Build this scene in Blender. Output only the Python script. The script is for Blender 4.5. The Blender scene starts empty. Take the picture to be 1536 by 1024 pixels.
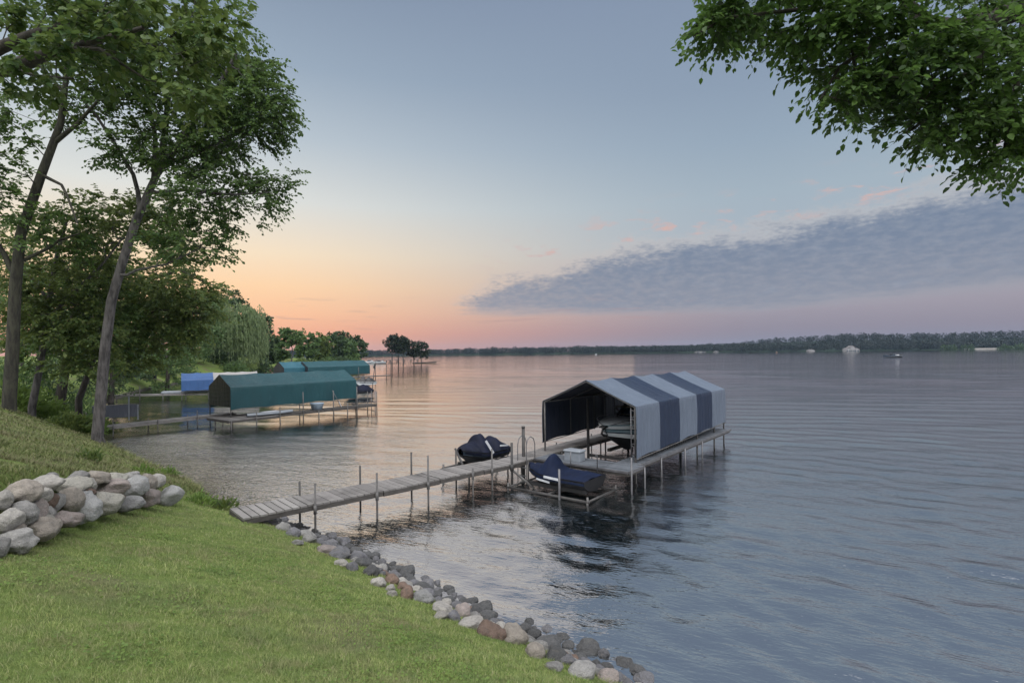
import bpy, bmesh, math, random
import numpy as np
from mathutils import Vector, Matrix, noise as mnoise

random.seed(7)
RNG = np.random.default_rng(11)
SC = bpy.context.scene
COL = SC.collection
PI = math.pi

# ------------------------------------------------------------------ camera
CAMZ, F, CX, HY, ROLL = 3.8, 790.0, 768.0, 528.0, 0.0118
cs_, sn_ = math.cos(ROLL), math.sin(ROLL)
cam_d = bpy.data.cameras.new('camera')
cam = bpy.data.objects.new('camera', cam_d)
COL.objects.link(cam)
SC.camera = cam
cam_d.sensor_width = 36.0
cam_d.lens = 36.0 * F / 1536.0
cam_d.shift_y = (HY - 512.0) / 1536.0
cam_d.clip_start = 0.1
cam_d.clip_end = 6000
R_ = Vector((cs_, 0, -sn_)); U_ = Vector((sn_, 0, cs_)); B_ = Vector((0, -1, 0))
mw = Matrix(((R_.x, U_.x, B_.x, 0), (R_.y, U_.y, B_.y, 0), (R_.z, U_.z, B_.z, CAMZ), (0, 0, 0, 1)))
cam.matrix_world = mw
SC.render.resolution_x, SC.render.resolution_y = 1024, 682

def ray(px, py):
    dx, du = px - CX, HY - py
    return Vector((dx * cs_ + du * sn_, F, -dx * sn_ + du * cs_))
def P(px, py, z=0.0):                    # the point of height z seen at a pixel of the photograph
    d = ray(px, py); t = (z - CAMZ) / d.z
    return Vector((0, 0, CAMZ)) + d * t
def D(px, py, y):                        # the point at distance y
    return Vector((0, 0, CAMZ)) + ray(px, py) * (y / F)

def lin(c):
    return tuple((x / 255 / 12.92) if x / 255 <= .04045 else ((x / 255 + .055) / 1.055) ** 2.4 for x in c)

# ------------------------------------------------------------------ node helpers
class NT:
    def __init__(s, nt): s.t = nt
    def n(s, typ, ins=None, **kw):
        nd = s.t.nodes.new(typ)
        for k, v in kw.items(): setattr(nd, k, v)
        for k, v in (ins or {}).items():
            if hasattr(v, 'is_linked') or isinstance(v, bpy.types.NodeSocket): s.t.links.new(v, nd.inputs[k])
            else: nd.inputs[k].default_value = v
        return nd
    def m(s, op, a, b=0.0, c=None, clamp=False):
        nd = s.t.nodes.new('ShaderNodeMath'); nd.operation = op; nd.use_clamp = clamp
        for i, v in enumerate((a, b) if c is None else (a, b, c)):
            if isinstance(v, bpy.types.NodeSocket): s.t.links.new(v, nd.inputs[i])
            else: nd.inputs[i].default_value = v
        return nd.outputs[0]
    def sstep(s, v, lo, hi):
        nd = s.t.nodes.new('ShaderNodeMapRange'); nd.interpolation_type = 'SMOOTHSTEP'
        for k, x in ((0, v), (1, lo), (2, hi)):
            if isinstance(x, bpy.types.NodeSocket): s.t.links.new(x, nd.inputs[k])
            else: nd.inputs[k].default_value = x
        return nd.outputs[0]
    def mix(s, f, a, b, mode='MIX'):
        nd = s.t.nodes.new('ShaderNodeMix'); nd.data_type = 'RGBA'; nd.blend_type = mode
        for k, x in ((0, f), (6, a), (7, b)):
            if isinstance(x, bpy.types.NodeSocket): s.t.links.new(x, nd.inputs[k])
            elif k == 0: nd.inputs[0].default_value = x
            else: nd.inputs[k].default_value = (*x[:3], 1)
        return nd.outputs[2]
    def ramp(s, v, stops, interp='LINEAR'):
        nd = s.t.nodes.new('ShaderNodeValToRGB'); cr = nd.color_ramp; cr.interpolation = interp
        while len(cr.elements) < len(stops): cr.elements.new(0.5)
        for e, (p, c) in zip(cr.elements, stops):
            e.position = p
            e.color = (*c, 1) if hasattr(c, '__len__') else (c, c, c, 1)
        s.t.links.new(v, nd.inputs[0])
        return nd.outputs[0]
    def noise(s, vec, scale, detail=4, rough=.55, dist=0.0):
        nd = s.n('ShaderNodeTexNoise', {'Scale': scale, 'Detail': detail, 'Roughness': rough, 'Distortion': dist})
        if vec is not None: s.t.links.new(vec, nd.inputs['Vector'])
        return nd.outputs['Fac']
    def mapping(s, vec, scale=(1, 1, 1), rot=(0, 0, 0)):
        nd = s.n('ShaderNodeMapping', {'Scale': scale, 'Rotation': rot}); s.t.links.new(vec, nd.inputs['Vector'])
        return nd.outputs[0]
    def coord(s, which='Object'):
        return s.n('ShaderNodeTexCoord').outputs[which]

MATS = {}
def newmat(name):
    m = bpy.data.materials.new(name); m.use_nodes = True
    MATS[name] = m
    return m, NT(m.node_tree), m.node_tree.nodes['Principled BSDF']

def plain(name, c1, c2=None, scale=6.0, rough=.6, bump=0.0, stretch=(1, 1, 1), metal=0.0, spec=.5, detail=6, lo=.35, hi=.65, bscale=None):
    m, t, b = newmat(name)
    v = t.mapping(t.coord(), stretch)
    f = t.noise(v, scale, detail)
    c2 = c2 or tuple(x * .7 for x in c1)
    t.t.links.new(t.ramp(f, [(lo, c1), (hi, c2)]), b.inputs['Base Color'])
    b.inputs['Roughness'].default_value = rough
    b.inputs['Metallic'].default_value = metal
    b.inputs['Specular IOR Level'].default_value = spec
    if bump:
        f2 = t.noise(v, bscale or scale * 3, 8)
        bp = t.n('ShaderNodeBump', {'Strength': bump, 'Distance': .02, 'Height': f2})
        t.t.links.new(bp.outputs[0], b.inputs['Normal'])
    return m

# ------------------------------------------------------------------ mesh helpers
def link(o, parent=None):
    COL.objects.link(o)
    if parent is not None: o.parent = parent
    return o

def tag(o, label=None, cat=None, group=None, kind=None):
    if label: o['label'] = label
    if cat: o['category'] = cat
    if group: o['group'] = group
    if kind: o['kind'] = kind
    return o

def empty(name, loc=(0, 0, 0), rz=0.0, label=None, cat=None, group=None):
    o = bpy.data.objects.new(name, None); o.empty_display_size = .2
    o.location = loc; o.rotation_euler = (0, 0, rz)
    link(o); tag(o, label, cat, group)
    return o

def setmats(o, mats):
    for m in (mats if isinstance(mats, (list, tuple)) else [mats]):
        o.data.materials.append(MATS[m] if isinstance(m, str) else m)

def np_mesh(name, verts, faces_by_k, smooth=False, matidx=None):
    """faces_by_k: list of int arrays (n, k)."""
    me = bpy.data.meshes.new(name)
    verts = np.asarray(verts, dtype=np.float32)
    me.vertices.add(len(verts)); me.vertices.foreach_set('co', verts.ravel())
    loops = np.concatenate([f.ravel() for f in faces_by_k]).astype(np.int32)
    tot = np.concatenate([np.full(len(f), f.shape[1], dtype=np.int32) for f in faces_by_k])
    start = np.concatenate([[0], np.cumsum(tot)[:-1]]).astype(np.int32)
    me.loops.add(len(loops)); me.loops.foreach_set('vertex_index', loops)
    me.polygons.add(len(tot)); me.polygons.foreach_set('loop_start', start); me.polygons.foreach_set('loop_total', tot)
    if smooth: me.polygons.foreach_set('use_smooth', np.ones(len(tot), dtype=bool))
    if matidx is not None: me.polygons.foreach_set('material_index', np.asarray(matidx, dtype=np.int32))
    me.update(calc_edges=True)
    return me

class MB:
    """Collects simple shapes into ONE mesh object."""
    def __init__(s): s.v, s.f, s.mi, s.cur, s.sm = [], [], [], 0, []
    def add(s, vs, fs, smooth=False):
        b = len(s.v); s.v += [tuple(v) for v in vs]
        for f in fs: s.f.append([b + i for i in f]); s.mi.append(s.cur); s.sm.append(smooth)
        return s
    def box(s, c, size, rz=0.0, M=None):
        x, y, z = (k / 2 for k in size)
        vs = [Vector((a, b, d)) for a in (-x, x) for b in (-y, y) for d in (-z, z)]
        M = M or (Matrix.Translation(Vector(c)) @ Matrix.Rotation(rz, 4, 'Z'))
        return s.add([M @ v for v in vs], [(0, 1, 3, 2), (4, 6, 7, 5), (0, 4, 5, 1), (2, 3, 7, 6), (0, 2, 6, 4), (1, 5, 7, 3)])
    def bbox(s, c, size, bev=.02, rz=0.0):
        """box with chamfered vertical and top edges"""
        x, y, z = (k / 2 for k in size); b = bev
        def ring(xx, yy, zz): return [(-xx + b, -yy, zz), (xx - b, -yy, zz), (xx, -yy + b, zz), (xx, yy - b, zz), (xx - b, yy, zz), (-xx + b, yy, zz), (-xx, yy - b, zz), (-xx, -yy + b, zz)]
        vs = ring(x, y, -z) + ring(x, y, z - b) + ring(x - b, y - b, z)
        M = Matrix.Translation(Vector(c)) @ Matrix.Rotation(rz, 4, 'Z')
        fs = [[i, (i + 1) % 8, 8 + (i + 1) % 8, 8 + i] for i in range(8)] + [[8 + i, 8 + (i + 1) % 8, 16 + (i + 1) % 8, 16 + i] for i in range(8)] + [list(range(16, 24)), list(range(7, -1, -1))]
        return s.add([M @ Vector(v) for v in vs], fs)
    def beam(s, p, q, w, h):
        p, q = Vector(p), Vector(q); d = (q - p); L = d.length; d.normalize()
        up = Vector((0, 0, 1)) if abs(d.z) < .95 else Vector((1, 0, 0))
        sd = d.cross(up).normalized(); up = sd.cross(d)
        M = Matrix((( *sd, 0), (*d, 0), (*up, 0), (0, 0, 0, 1))).transposed(); M.translation = (p + q) / 2
        return s.box((0, 0, 0), (w, L, h), M=M)
    def tube(s, pts, r, n=8, cap=True, smooth=True):
        pts = [Vector(p) for p in pts]; k = len(pts)
        rs = r if hasattr(r, '__len__') else [r] * k
        vs = []; prev = None
        for i, p in enumerate(pts):
            d = (pts[min(i + 1, k - 1)] - pts[max(i - 1, 0)])
            d = d.normalized() if d.length > 1e-9 else Vector((0, 0, 1))
            if prev is None:
                a = d.cross(Vector((0, 0, 1)) if abs(d.z) < .9 else Vector((1, 0, 0))).normalized()
            else:
                a = prev - d * prev.dot(d)
                a = a.normalized() if a.length > 1e-6 else d.orthogonal().normalized()
            prev = a; b = d.cross(a)
            vs += [p + (a * math.cos(2 * PI * j / n) + b * math.sin(2 * PI * j / n)) * rs[i] for j in range(n)]
        fs = [[i * n + j, i * n + (j + 1) % n, (i + 1) * n + (j + 1) % n, (i + 1) * n + j] for i in range(k - 1) for j in range(n)]
        if cap: fs += [list(range(n - 1, -1, -1)), list(range((k - 1) * n, k * n))]
        return s.add(vs, fs, smooth)
    def grid(s, rows, smooth=True, close=False):
        m = len(rows[0]); vs = [v for r in rows for v in r]
        fs = [[i * m + j, i * m + j + 1, (i + 1) * m + j + 1, (i + 1) * m + j] for i in range(len(rows) - 1) for j in range(m - 1)]
        if close: fs += [[i * m + m - 1, i * m, (i + 1) * m, (i + 1) * m + m - 1] for i in range(len(rows) - 1)]
        return s.add(vs, fs, smooth)
    def build(s, name, mats, parent=None, solid=0.0, bevel=0.0):
        me = bpy.data.meshes.new(name); me.from_pydata(s.v, [], s.f); me.update()
        me.polygons.foreach_set('material_index', s.mi); me.polygons.foreach_set('use_smooth', s.sm)
        bm = bmesh.new(); bm.from_mesh(me); bmesh.ops.recalc_face_normals(bm, faces=bm.faces); bm.to_mesh(me); bm.free()
        o = bpy.data.objects.new(name, me); setmats(o, mats); link(o, parent)
        if solid:
            md = o.modifiers.new('solid', 'SOLIDIFY'); md.thickness = solid; md.offset = 0
        if bevel:
            md = o.modifiers.new('bevel', 'BEVEL'); md.width = bevel; md.segments = 2; md.limit_method = 'ANGLE'
        return o

def copy_tree(o, parent=None):
    c = o.copy(); COL.objects.link(c)
    if parent is not None: c.parent = parent
    for ch in list(o.children): copy_tree(ch, c)
    return c
# ------------------------------------------------------------------ materials
def leaf_mat(name, cols, trans=.35, rough=.5, tcol=None, spec=.3):
    m, t, b = newmat(name)
    rnd = t.n('ShaderNodeNewGeometry').outputs['Random Per Island']
    n = len(cols)
    c = t.ramp(rnd, [(i / max(1, n - 1), k) for i, k in enumerate(cols)])
    big = t.noise(t.coord(), .9, 3)
    c = t.mix(t.sstep(big, .38, .68), c, t.mix(.5, c, tcol or tuple(x * 1.3 for x in cols[-1])))
    t.t.links.new(c, b.inputs['Base Color'])
    b.inputs['Roughness'].default_value = rough
    b.inputs['Specular IOR Level'].default_value = spec
    tr = t.n('ShaderNodeBsdfTranslucent', {'Color': t.mix(.5, c, tuple(min(1, x * 1.8) for x in cols[-1]))})
    mx = t.n('ShaderNodeMixShader', {0: trans, 1: b.outputs[0], 2: tr.outputs[0]})
    t.t.links.new(mx.outputs[0], t.t.nodes['Material Output'].inputs[0])
    return m

leaf_mat('leaf_linden', [(.022, .052, .018), (.036, .08, .024), (.056, .108, .028), (.09, .14, .036)], .42)
leaf_mat('leaf_overhang', [(.015, .034, .012), (.022, .055, .015), (.038, .085, .02), (.085, .15, .032)], .42)
leaf_mat('leaf_bright', [(.024, .062, .024), (.036, .085, .03), (.05, .105, .032), (.1, .135, .034)], .42)
leaf_mat('leaf_olive', [(.04, .082, .028), (.062, .11, .032), (.09, .135, .037), (.13, .16, .045)], .42)
leaf_mat('leaf_dark', [(.026, .048, .022), (.036, .062, .026), (.048, .08, .03)], .25)
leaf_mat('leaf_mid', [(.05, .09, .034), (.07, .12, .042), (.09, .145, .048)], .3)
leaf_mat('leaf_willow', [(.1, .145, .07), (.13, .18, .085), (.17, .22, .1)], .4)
leaf_mat('leaf_shrub', [(.08, .14, .035), (.11, .18, .045), (.145, .21, .05)], .4)
leaf_mat('leaf_blackgreen', [(.014, .024, .014), (.02, .032, .018)], .1)  # very dark green leaves of the trees off the point
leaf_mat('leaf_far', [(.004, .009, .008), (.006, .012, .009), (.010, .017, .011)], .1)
leaf_mat('flower_pink', [(.25, .12, .12), (.3, .2, .16)], .2)

def bark(name, c1, c2, sc=4.0):
    m, t, b = newmat(name)
    co = t.coord()
    v = t.mapping(co, (1, 1, .22))
    f = t.noise(v, sc * 2.2, 8, .65)
    k = t.sstep(t.noise(co, 1.7, 3), .6, .72)
    c = t.ramp(f, [(.4, c2), (.58, c1)])
    c = t.mix(t.m('MULTIPLY', k, .7), c, tuple(x * .35 for x in c2))
    t.t.links.new(c, b.inputs['Base Color'])
    b.inputs['Roughness'].default_value = .9
    bp = t.n('ShaderNodeBump', {'Strength': .9, 'Distance': .04, 'Height': f})
    t.t.links.new(bp.outputs[0], b.inputs['Normal'])
bark('bark_grey', (.095, .087, .086), (.03, .027, .027))
bark('bark_brown', (.06, .052, .045), (.026, .022, .019))
bark('bark_moss', (.05, .048, .034), (.02, .018, .015))

def stone(name, c1, c2, c3):
    m, t, b = newmat(name)
    co = t.coord()
    rnd = t.n('ShaderNodeObjectInfo').outputs['Random']
    off = t.n('ShaderNodeVectorMath', {0: co, 1: (0, 0, 0)}, operation='ADD')
    cmb = t.n('ShaderNodeCombineXYZ', {0: t.m('MULTIPLY', rnd, 37.0), 1: t.m('MULTIPLY', rnd, 17.0), 2: 0.0})
    t.t.links.new(cmb.outputs[0], off.inputs[1])
    v = off.outputs[0]
    a = t.noise(v, 2.3, 5)
    sp = t.noise(v, 28, 3, .7)
    c = t.ramp(a, [(.32, c1), (.55, c2), (.72, c3)])
    c = t.mix(t.m('MULTIPLY', t.sstep(sp, .5, .72), .45), c, tuple(min(.75, x * 1.6) for x in c1))
    c = t.mix(t.m('MULTIPLY', t.sstep(sp, .5, .3), .5), c, tuple(x * .45 for x in c2))
    vein = t.noise(t.mapping(v, (1, 1, 4), (.6, .3, 0)), 2.0, 6, .6, 1.2)
    c = t.mix(t.m('MULTIPLY', t.sstep(vein, .58, .66), .35), c, tuple(x * .5 for x in c3))
    hsv = t.n('ShaderNodeHueSaturation', {'Value': t.m('ADD', t.m('MULTIPLY', rnd, .4), .8), 'Color': c})
    t.t.links.new(hsv.outputs[0], b.inputs['Base Color'])
    b.inputs['Roughness'].default_value = .8
    bp = t.n('ShaderNodeBump', {'Strength': .9, 'Distance': .05, 'Height': t.noise(v, 5, 10, .68)})
    t.t.links.new(bp.outputs[0], b.inputs['Normal'])
stone('stone_pale', (.36, .34, .31), (.28, .267, .25), (.21, .2, .187))
stone('stone_grey', (.275, .268, .258), (.21, .206, .2), (.155, .152, .147))
stone('stone_blue', (.3, .3, .298), (.225, .227, .228), (.27, .262, .25))
stone('stone_tan', (.31, .278, .24), (.245, .218, .188), (.2, .182, .162))
stone('stone_pink', (.275, .235, .22), (.215, .185, .172), (.19, .178, .17))
stone('stone_olive', (.25, .243, .21), (.275, .264, .236), (.175, .172, .152))
stone('stone_rust', (.17, .118, .092), (.135, .09, .07), (.11, .088, .075))
stone('stone_dark', (.095, .095, .095), (.06, .062, .066), (.11, .105, .1))
stone('stone_slate', (.15, .15, .165), (.11, .11, .12), (.17, .16, .155))

def planked(name, c1, c2):
    m, t, b = newmat(name)
    co = t.coord(); rnd = t.n('ShaderNodeNewGeometry').outputs['Random Per Island']
    v = t.mapping(co, (2, 12, 2))
    c = t.ramp(t.noise(v, 4, 7, .65), [(.32, c2), (.68, c1)])
    c = t.mix(t.m('MULTIPLY', t.sstep(t.noise(co, 1.4, 5), .5, .68), .5), c, tuple(x * .45 for x in c2))
    h = t.n('ShaderNodeHueSaturation', {'Value': t.m('ADD', .8, t.m('MULTIPLY', rnd, .38)), 'Color': c})
    t.t.links.new(h.outputs[0], b.inputs['Base Color'])
    b.inputs['Roughness'].default_value = .85
    bp = t.n('ShaderNodeBump', {'Strength': .5, 'Distance': .01, 'Height': t.noise(v, 9, 6)})
    t.t.links.new(bp.outputs[0], b.inputs['Normal'])
planked('wood_grey', (.185, .175, .17), (.11, .104, .102))
planked('plank_pale', (.225, .215, .208), (.145, .138, .134))
planked('deck_blue', (.09, .102, .12), (.06, .068, .082))
plain('wood_dark', (.07, .064, .06), (.04, .036, .033), 5, .85, .4, (1, 1, 6))
plain('galvanised', (.11, .105, .103), (.06, .058, .058), 9, .5, 0, (1, 1, 1), .2)
plain('post_dark', (.06, .058, .058), (.035, .034, .034), 8, .6, 0, (1, 1, 1), .3)
plain('post_brown', (.2, .15, .11), (.1, .08, .065), 8, .7)
plain('aluminium', (.14, .14, .15), (.09, .09, .097), 6, .45, 0, (1, 1, 1), .3)
plain('white_plastic', (.23, .255, .285), (.18, .2, .23), 3, .45)
plain('tub_blue', (.28, .35, .42), (.22, .28, .35), 3, .5)
plain('black_rubber', (.02, .02, .022), (.012, .012, .013), 8, .5)
plain('hull_white', (.62, .66, .68), (.52, .56, .59), 2, .25)
plain('hull_teal', (.17, .26, .3), (.14, .22, .26), 2, .3)
plain('hull_line', (.02, .035, .055), (.016, .028, .045), 3, .25)
plain('hull_black', (.007, .008, .010), (.012, .012, .014), 3, .6, 0, (1, 1, 1), 0, .2)
plain('cover_navy', (.002, .006, .022), (.003, .009, .032), 2.5, .75, .35, (1, 1, 1), 0, .2, 6, .35, .65, 7)
plain('cover_darknavy', (.003, .005, .014), (.006, .009, .026), 2.5, .7, .4, (1, 1, 1), 0, .2, 6, .35, .65, 9)
plain('cover_stripe', (.55, .57, .6), (.4, .42, .45), 3, .5)
plain('seat_dark', (.03, .03, .035), (.02, .02, .022), 4, .6)
plain('tower_bronze', (.2, .17, .14), (.12, .1, .08), 6, .35, 0, (1, 1, 1), .7)
plain('house_white', (.26, .258, .255), (.2, .198, .195), 1, .7)
plain('roof_grey', (.14, .13, .13), (.1, .095, .095), 1, .8)
plain('concrete', (.36, .34, .32), (.27, .26, .245), 1.2, .9, .3)
plain('green_paint', (.05, .13, .07), (.04, .1, .055), 2, .7)

def canvas(name, c1, c2, seams=0.0):
    m, t, b = newmat(name)
    co = t.coord()
    a = t.noise(t.mapping(co, (1, 1, .35)), 1.4, 5)
    fi = t.noise(t.mapping(co, (3, 3, .6)), 6, 5)
    c = t.ramp(a, [(.3, c1), (.7, c2)])
    c = t.mix(t.m('MULTIPLY', t.sstep(fi, .55, .75), .3), c, tuple(x * .6 for x in c2))
    stn = t.noise(t.mapping(co, (1.6, 1.6, .5)), 2.4, 7, .7)
    c = t.mix(t.m('MULTIPLY', t.sstep(stn, .56, .7), .35), c, tuple(min(.6, x * 1.5 + .02) for x in c1))
    t.t.links.new(c, b.inputs['Base Color'])
    b.inputs['Roughness'].default_value = .42
    b.inputs['Specular IOR Level'].default_value = .5
    h = t.m('ADD', t.m('MULTIPLY', t.noise(t.mapping(co, (2.2, 2.2, .35)), 2.2, 4), 1.0), t.m('MULTIPLY', fi, .25))
    bp = t.n('ShaderNodeBump', {'Strength': .7, 'Distance': .06, 'Height': h})
    t.t.links.new(bp.outputs[0], b.inputs['Normal'])
canvas('canvas_grey', (.092, .115, .155), (.076, .096, .132))
canvas('canvas_navy', (.0035, .012, .036), (.003, .010, .03))
canvas('canvas_inner', (.006, .009, .02), (.008, .012, .026))  # darker colour given to the striped canopy's inner faces
canvas('canvas_teal', (.004, .052, .062), (.0035, .042, .052))
canvas('canvas_teal_light', (.014, .085, .115), (.012, .072, .1))
canvas('canvas_blue', (.024, .075, .2), (.02, .062, .17))
canvas('canvas_cream', (.27, .26, .25), (.22, .215, .21))
canvas('canvas_black', (.012, .012, .016), (.018, .018, .022))
canvas('canvas_slate', (.1, .11, .14), (.08, .088, .115))

# lawn under the blades and the rest of the land
def ground_mat():
    m, t, b = newmat('ground_soil')
    co = t.coord()
    n1 = t.noise(co, .55, 5); n2 = t.noise(co, 5, 6, .65); n3 = t.noise(co, 34, 5, .7)
    g = t.ramp(n2, [(.3, (.09, .13, .038)), (.55, (.13, .18, .05)), (.75, (.17, .19, .075))])
    br = t.ramp(n3, [(.3, (.1, .09, .055)), (.6, (.17, .15, .1)), (.8, (.24, .21, .15))])
    c = t.mix(t.m('MULTIPLY', t.sstep(n1, .52, .72), .75), g, br)
    c = t.mix(t.m('MULTIPLY', t.sstep(n3, .55, .8), .35), c, (.12, .13, .05))
    wet = t.sstep(t.m('ADD', t.n('ShaderNodeSeparateXYZ', {0: co}).outputs[2], t.m('MULTIPLY', n2, .2)), .42, .22)
    c = t.mix(wet, c, (.045, .042, .038))
    far = t.sstep(t.n('ShaderNodeSeparateXYZ', {0: co}).outputs[1], 420.0, 460.0)
    c = t.mix(far, c, (.018, .03, .018))
    t.t.links.new(c, b.inputs['Base Color'])
    b.inputs['Roughness'].default_value = .95
    b.inputs['Specular IOR Level'].default_value = .1
    bp = t.n('ShaderNodeBump', {'Strength': .8, 'Distance': .05, 'Height': t.m('ADD', n3, n2)})
    t.t.links.new(bp.outputs[0], b.inputs['Normal'])
ground_mat()

def blade_mat(name='grass_blade', dim=1.0, dryk=.68, brown=0.0):
    m, t, b = newmat(name)
    rnd = t.n('ShaderNodeNewGeometry').outputs['Random Per Island']
    co = t.coord()
    c = t.ramp(rnd, [(0, (.1, .135, .042)), (.25, (.175, .24, .07)), (.6, (.24, .305, .092)), (.82, (.31, .34, .125)), (1, (.41, .38, .23))])
    n1 = t.noise(co, .7, 5); n2 = t.noise(co, 3.1, 4)
    dry = t.m('MULTIPLY', t.sstep(t.m('ADD', t.m('MULTIPLY', n1, .45), t.m('MULTIPLY', n2, .55)), .47, .62), dryk)
    c = t.mix(dry, c, (.235, .205, .125))
    c = t.mix(t.m('MULTIPLY', t.sstep(t.noise(co, 1.6, 3), .5, .72), .4), c, (.055, .12, .04))
    c = t.mix(t.m('MULTIPLY', t.sstep(t.noise(co, 5.5, 4), .46, .66), .4), c, (.085, .15, .05))
    c = t.mix(brown, c, (.26, .2, .13))
    c = t.mix(1.0, c, (dim, dim, dim), 'MULTIPLY')
    t.t.links.new(c, b.inputs['Base Color'])
    b.inputs['Roughness'].default_value = .6
    b.inputs['Specular IOR Level'].default_value = .25
    tr = t.n('ShaderNodeBsdfTranslucent', {'Color': c})
    mx = t.n('ShaderNodeMixShader', {0: .3, 1: b.outputs[0], 2: tr.outputs[0]})
    t.t.links.new(mx.outputs[0], t.t.nodes['Material Output'].inputs[0])
blade_mat()
blade_mat('bank_blade', .64, .8, .14)

def water_mat():
    m, t, b = newmat('lake_water')
    co = t.coord()
    b.inputs['Base Color'].default_value = (.002, .0045, .005, 1)
    b.inputs['Roughness'].default_value = .04
    b.inputs['IOR'].default_value = 6.6
    calm = t.noise(t.mapping(co, (.012, .05, 1), (0, 0, .25)), 1.0, 3)
    st = t.m('ADD', .35, t.m('MULTIPLY', t.sstep(calm, .36, .62), .75))
    v1 = t.mapping(co, (1.0, 1.0, 1), (0, 0, .46))
    r1 = t.noise(t.mapping(v1, (1.1, 3.2, 1)), 1.5, 4, .55, .25)
    r2 = t.noise(t.mapping(v1, (2.6, 6.5, 1), (0, 0, -.3)), 1.7, 3, .55, .3)
    h = t.m('ADD', t.m('MULTIPLY', r1, .034), t.m('MULTIPLY', r2, .018))
    sx = t.n('ShaderNodeSeparateXYZ', {0: co}).outputs
    gust = t.m('MULTIPLY', t.sstep(sx[0], -2.0, -9.0), t.sstep(sx[1], 28.0, 22.0))
    dist_ = t.n('ShaderNodeVectorMath', {0: co}, operation='LENGTH').outputs['Value']
    calmf = t.sstep(dist_, 34.0, 13.0)
    st = t.m('MULTIPLY', st, t.m('ADD', t.m('ADD', .5, t.m('MULTIPLY', calmf, .6)), t.m('MULTIPLY', gust, 1.5)))
    r3 = t.noise(t.mapping(v1, (5.5, 12, 1), (0, 0, .2)), 1.6, 2, .5, .2)
    h = t.m('ADD', h, t.m('MULTIPLY', r3, .009))
    bp = t.n('ShaderNodeBump', {'Strength': st, 'Distance': 1.0, 'Height': h})
    t.t.links.new(bp.outputs[0], b.inputs['Normal'])
water_mat()
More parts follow.
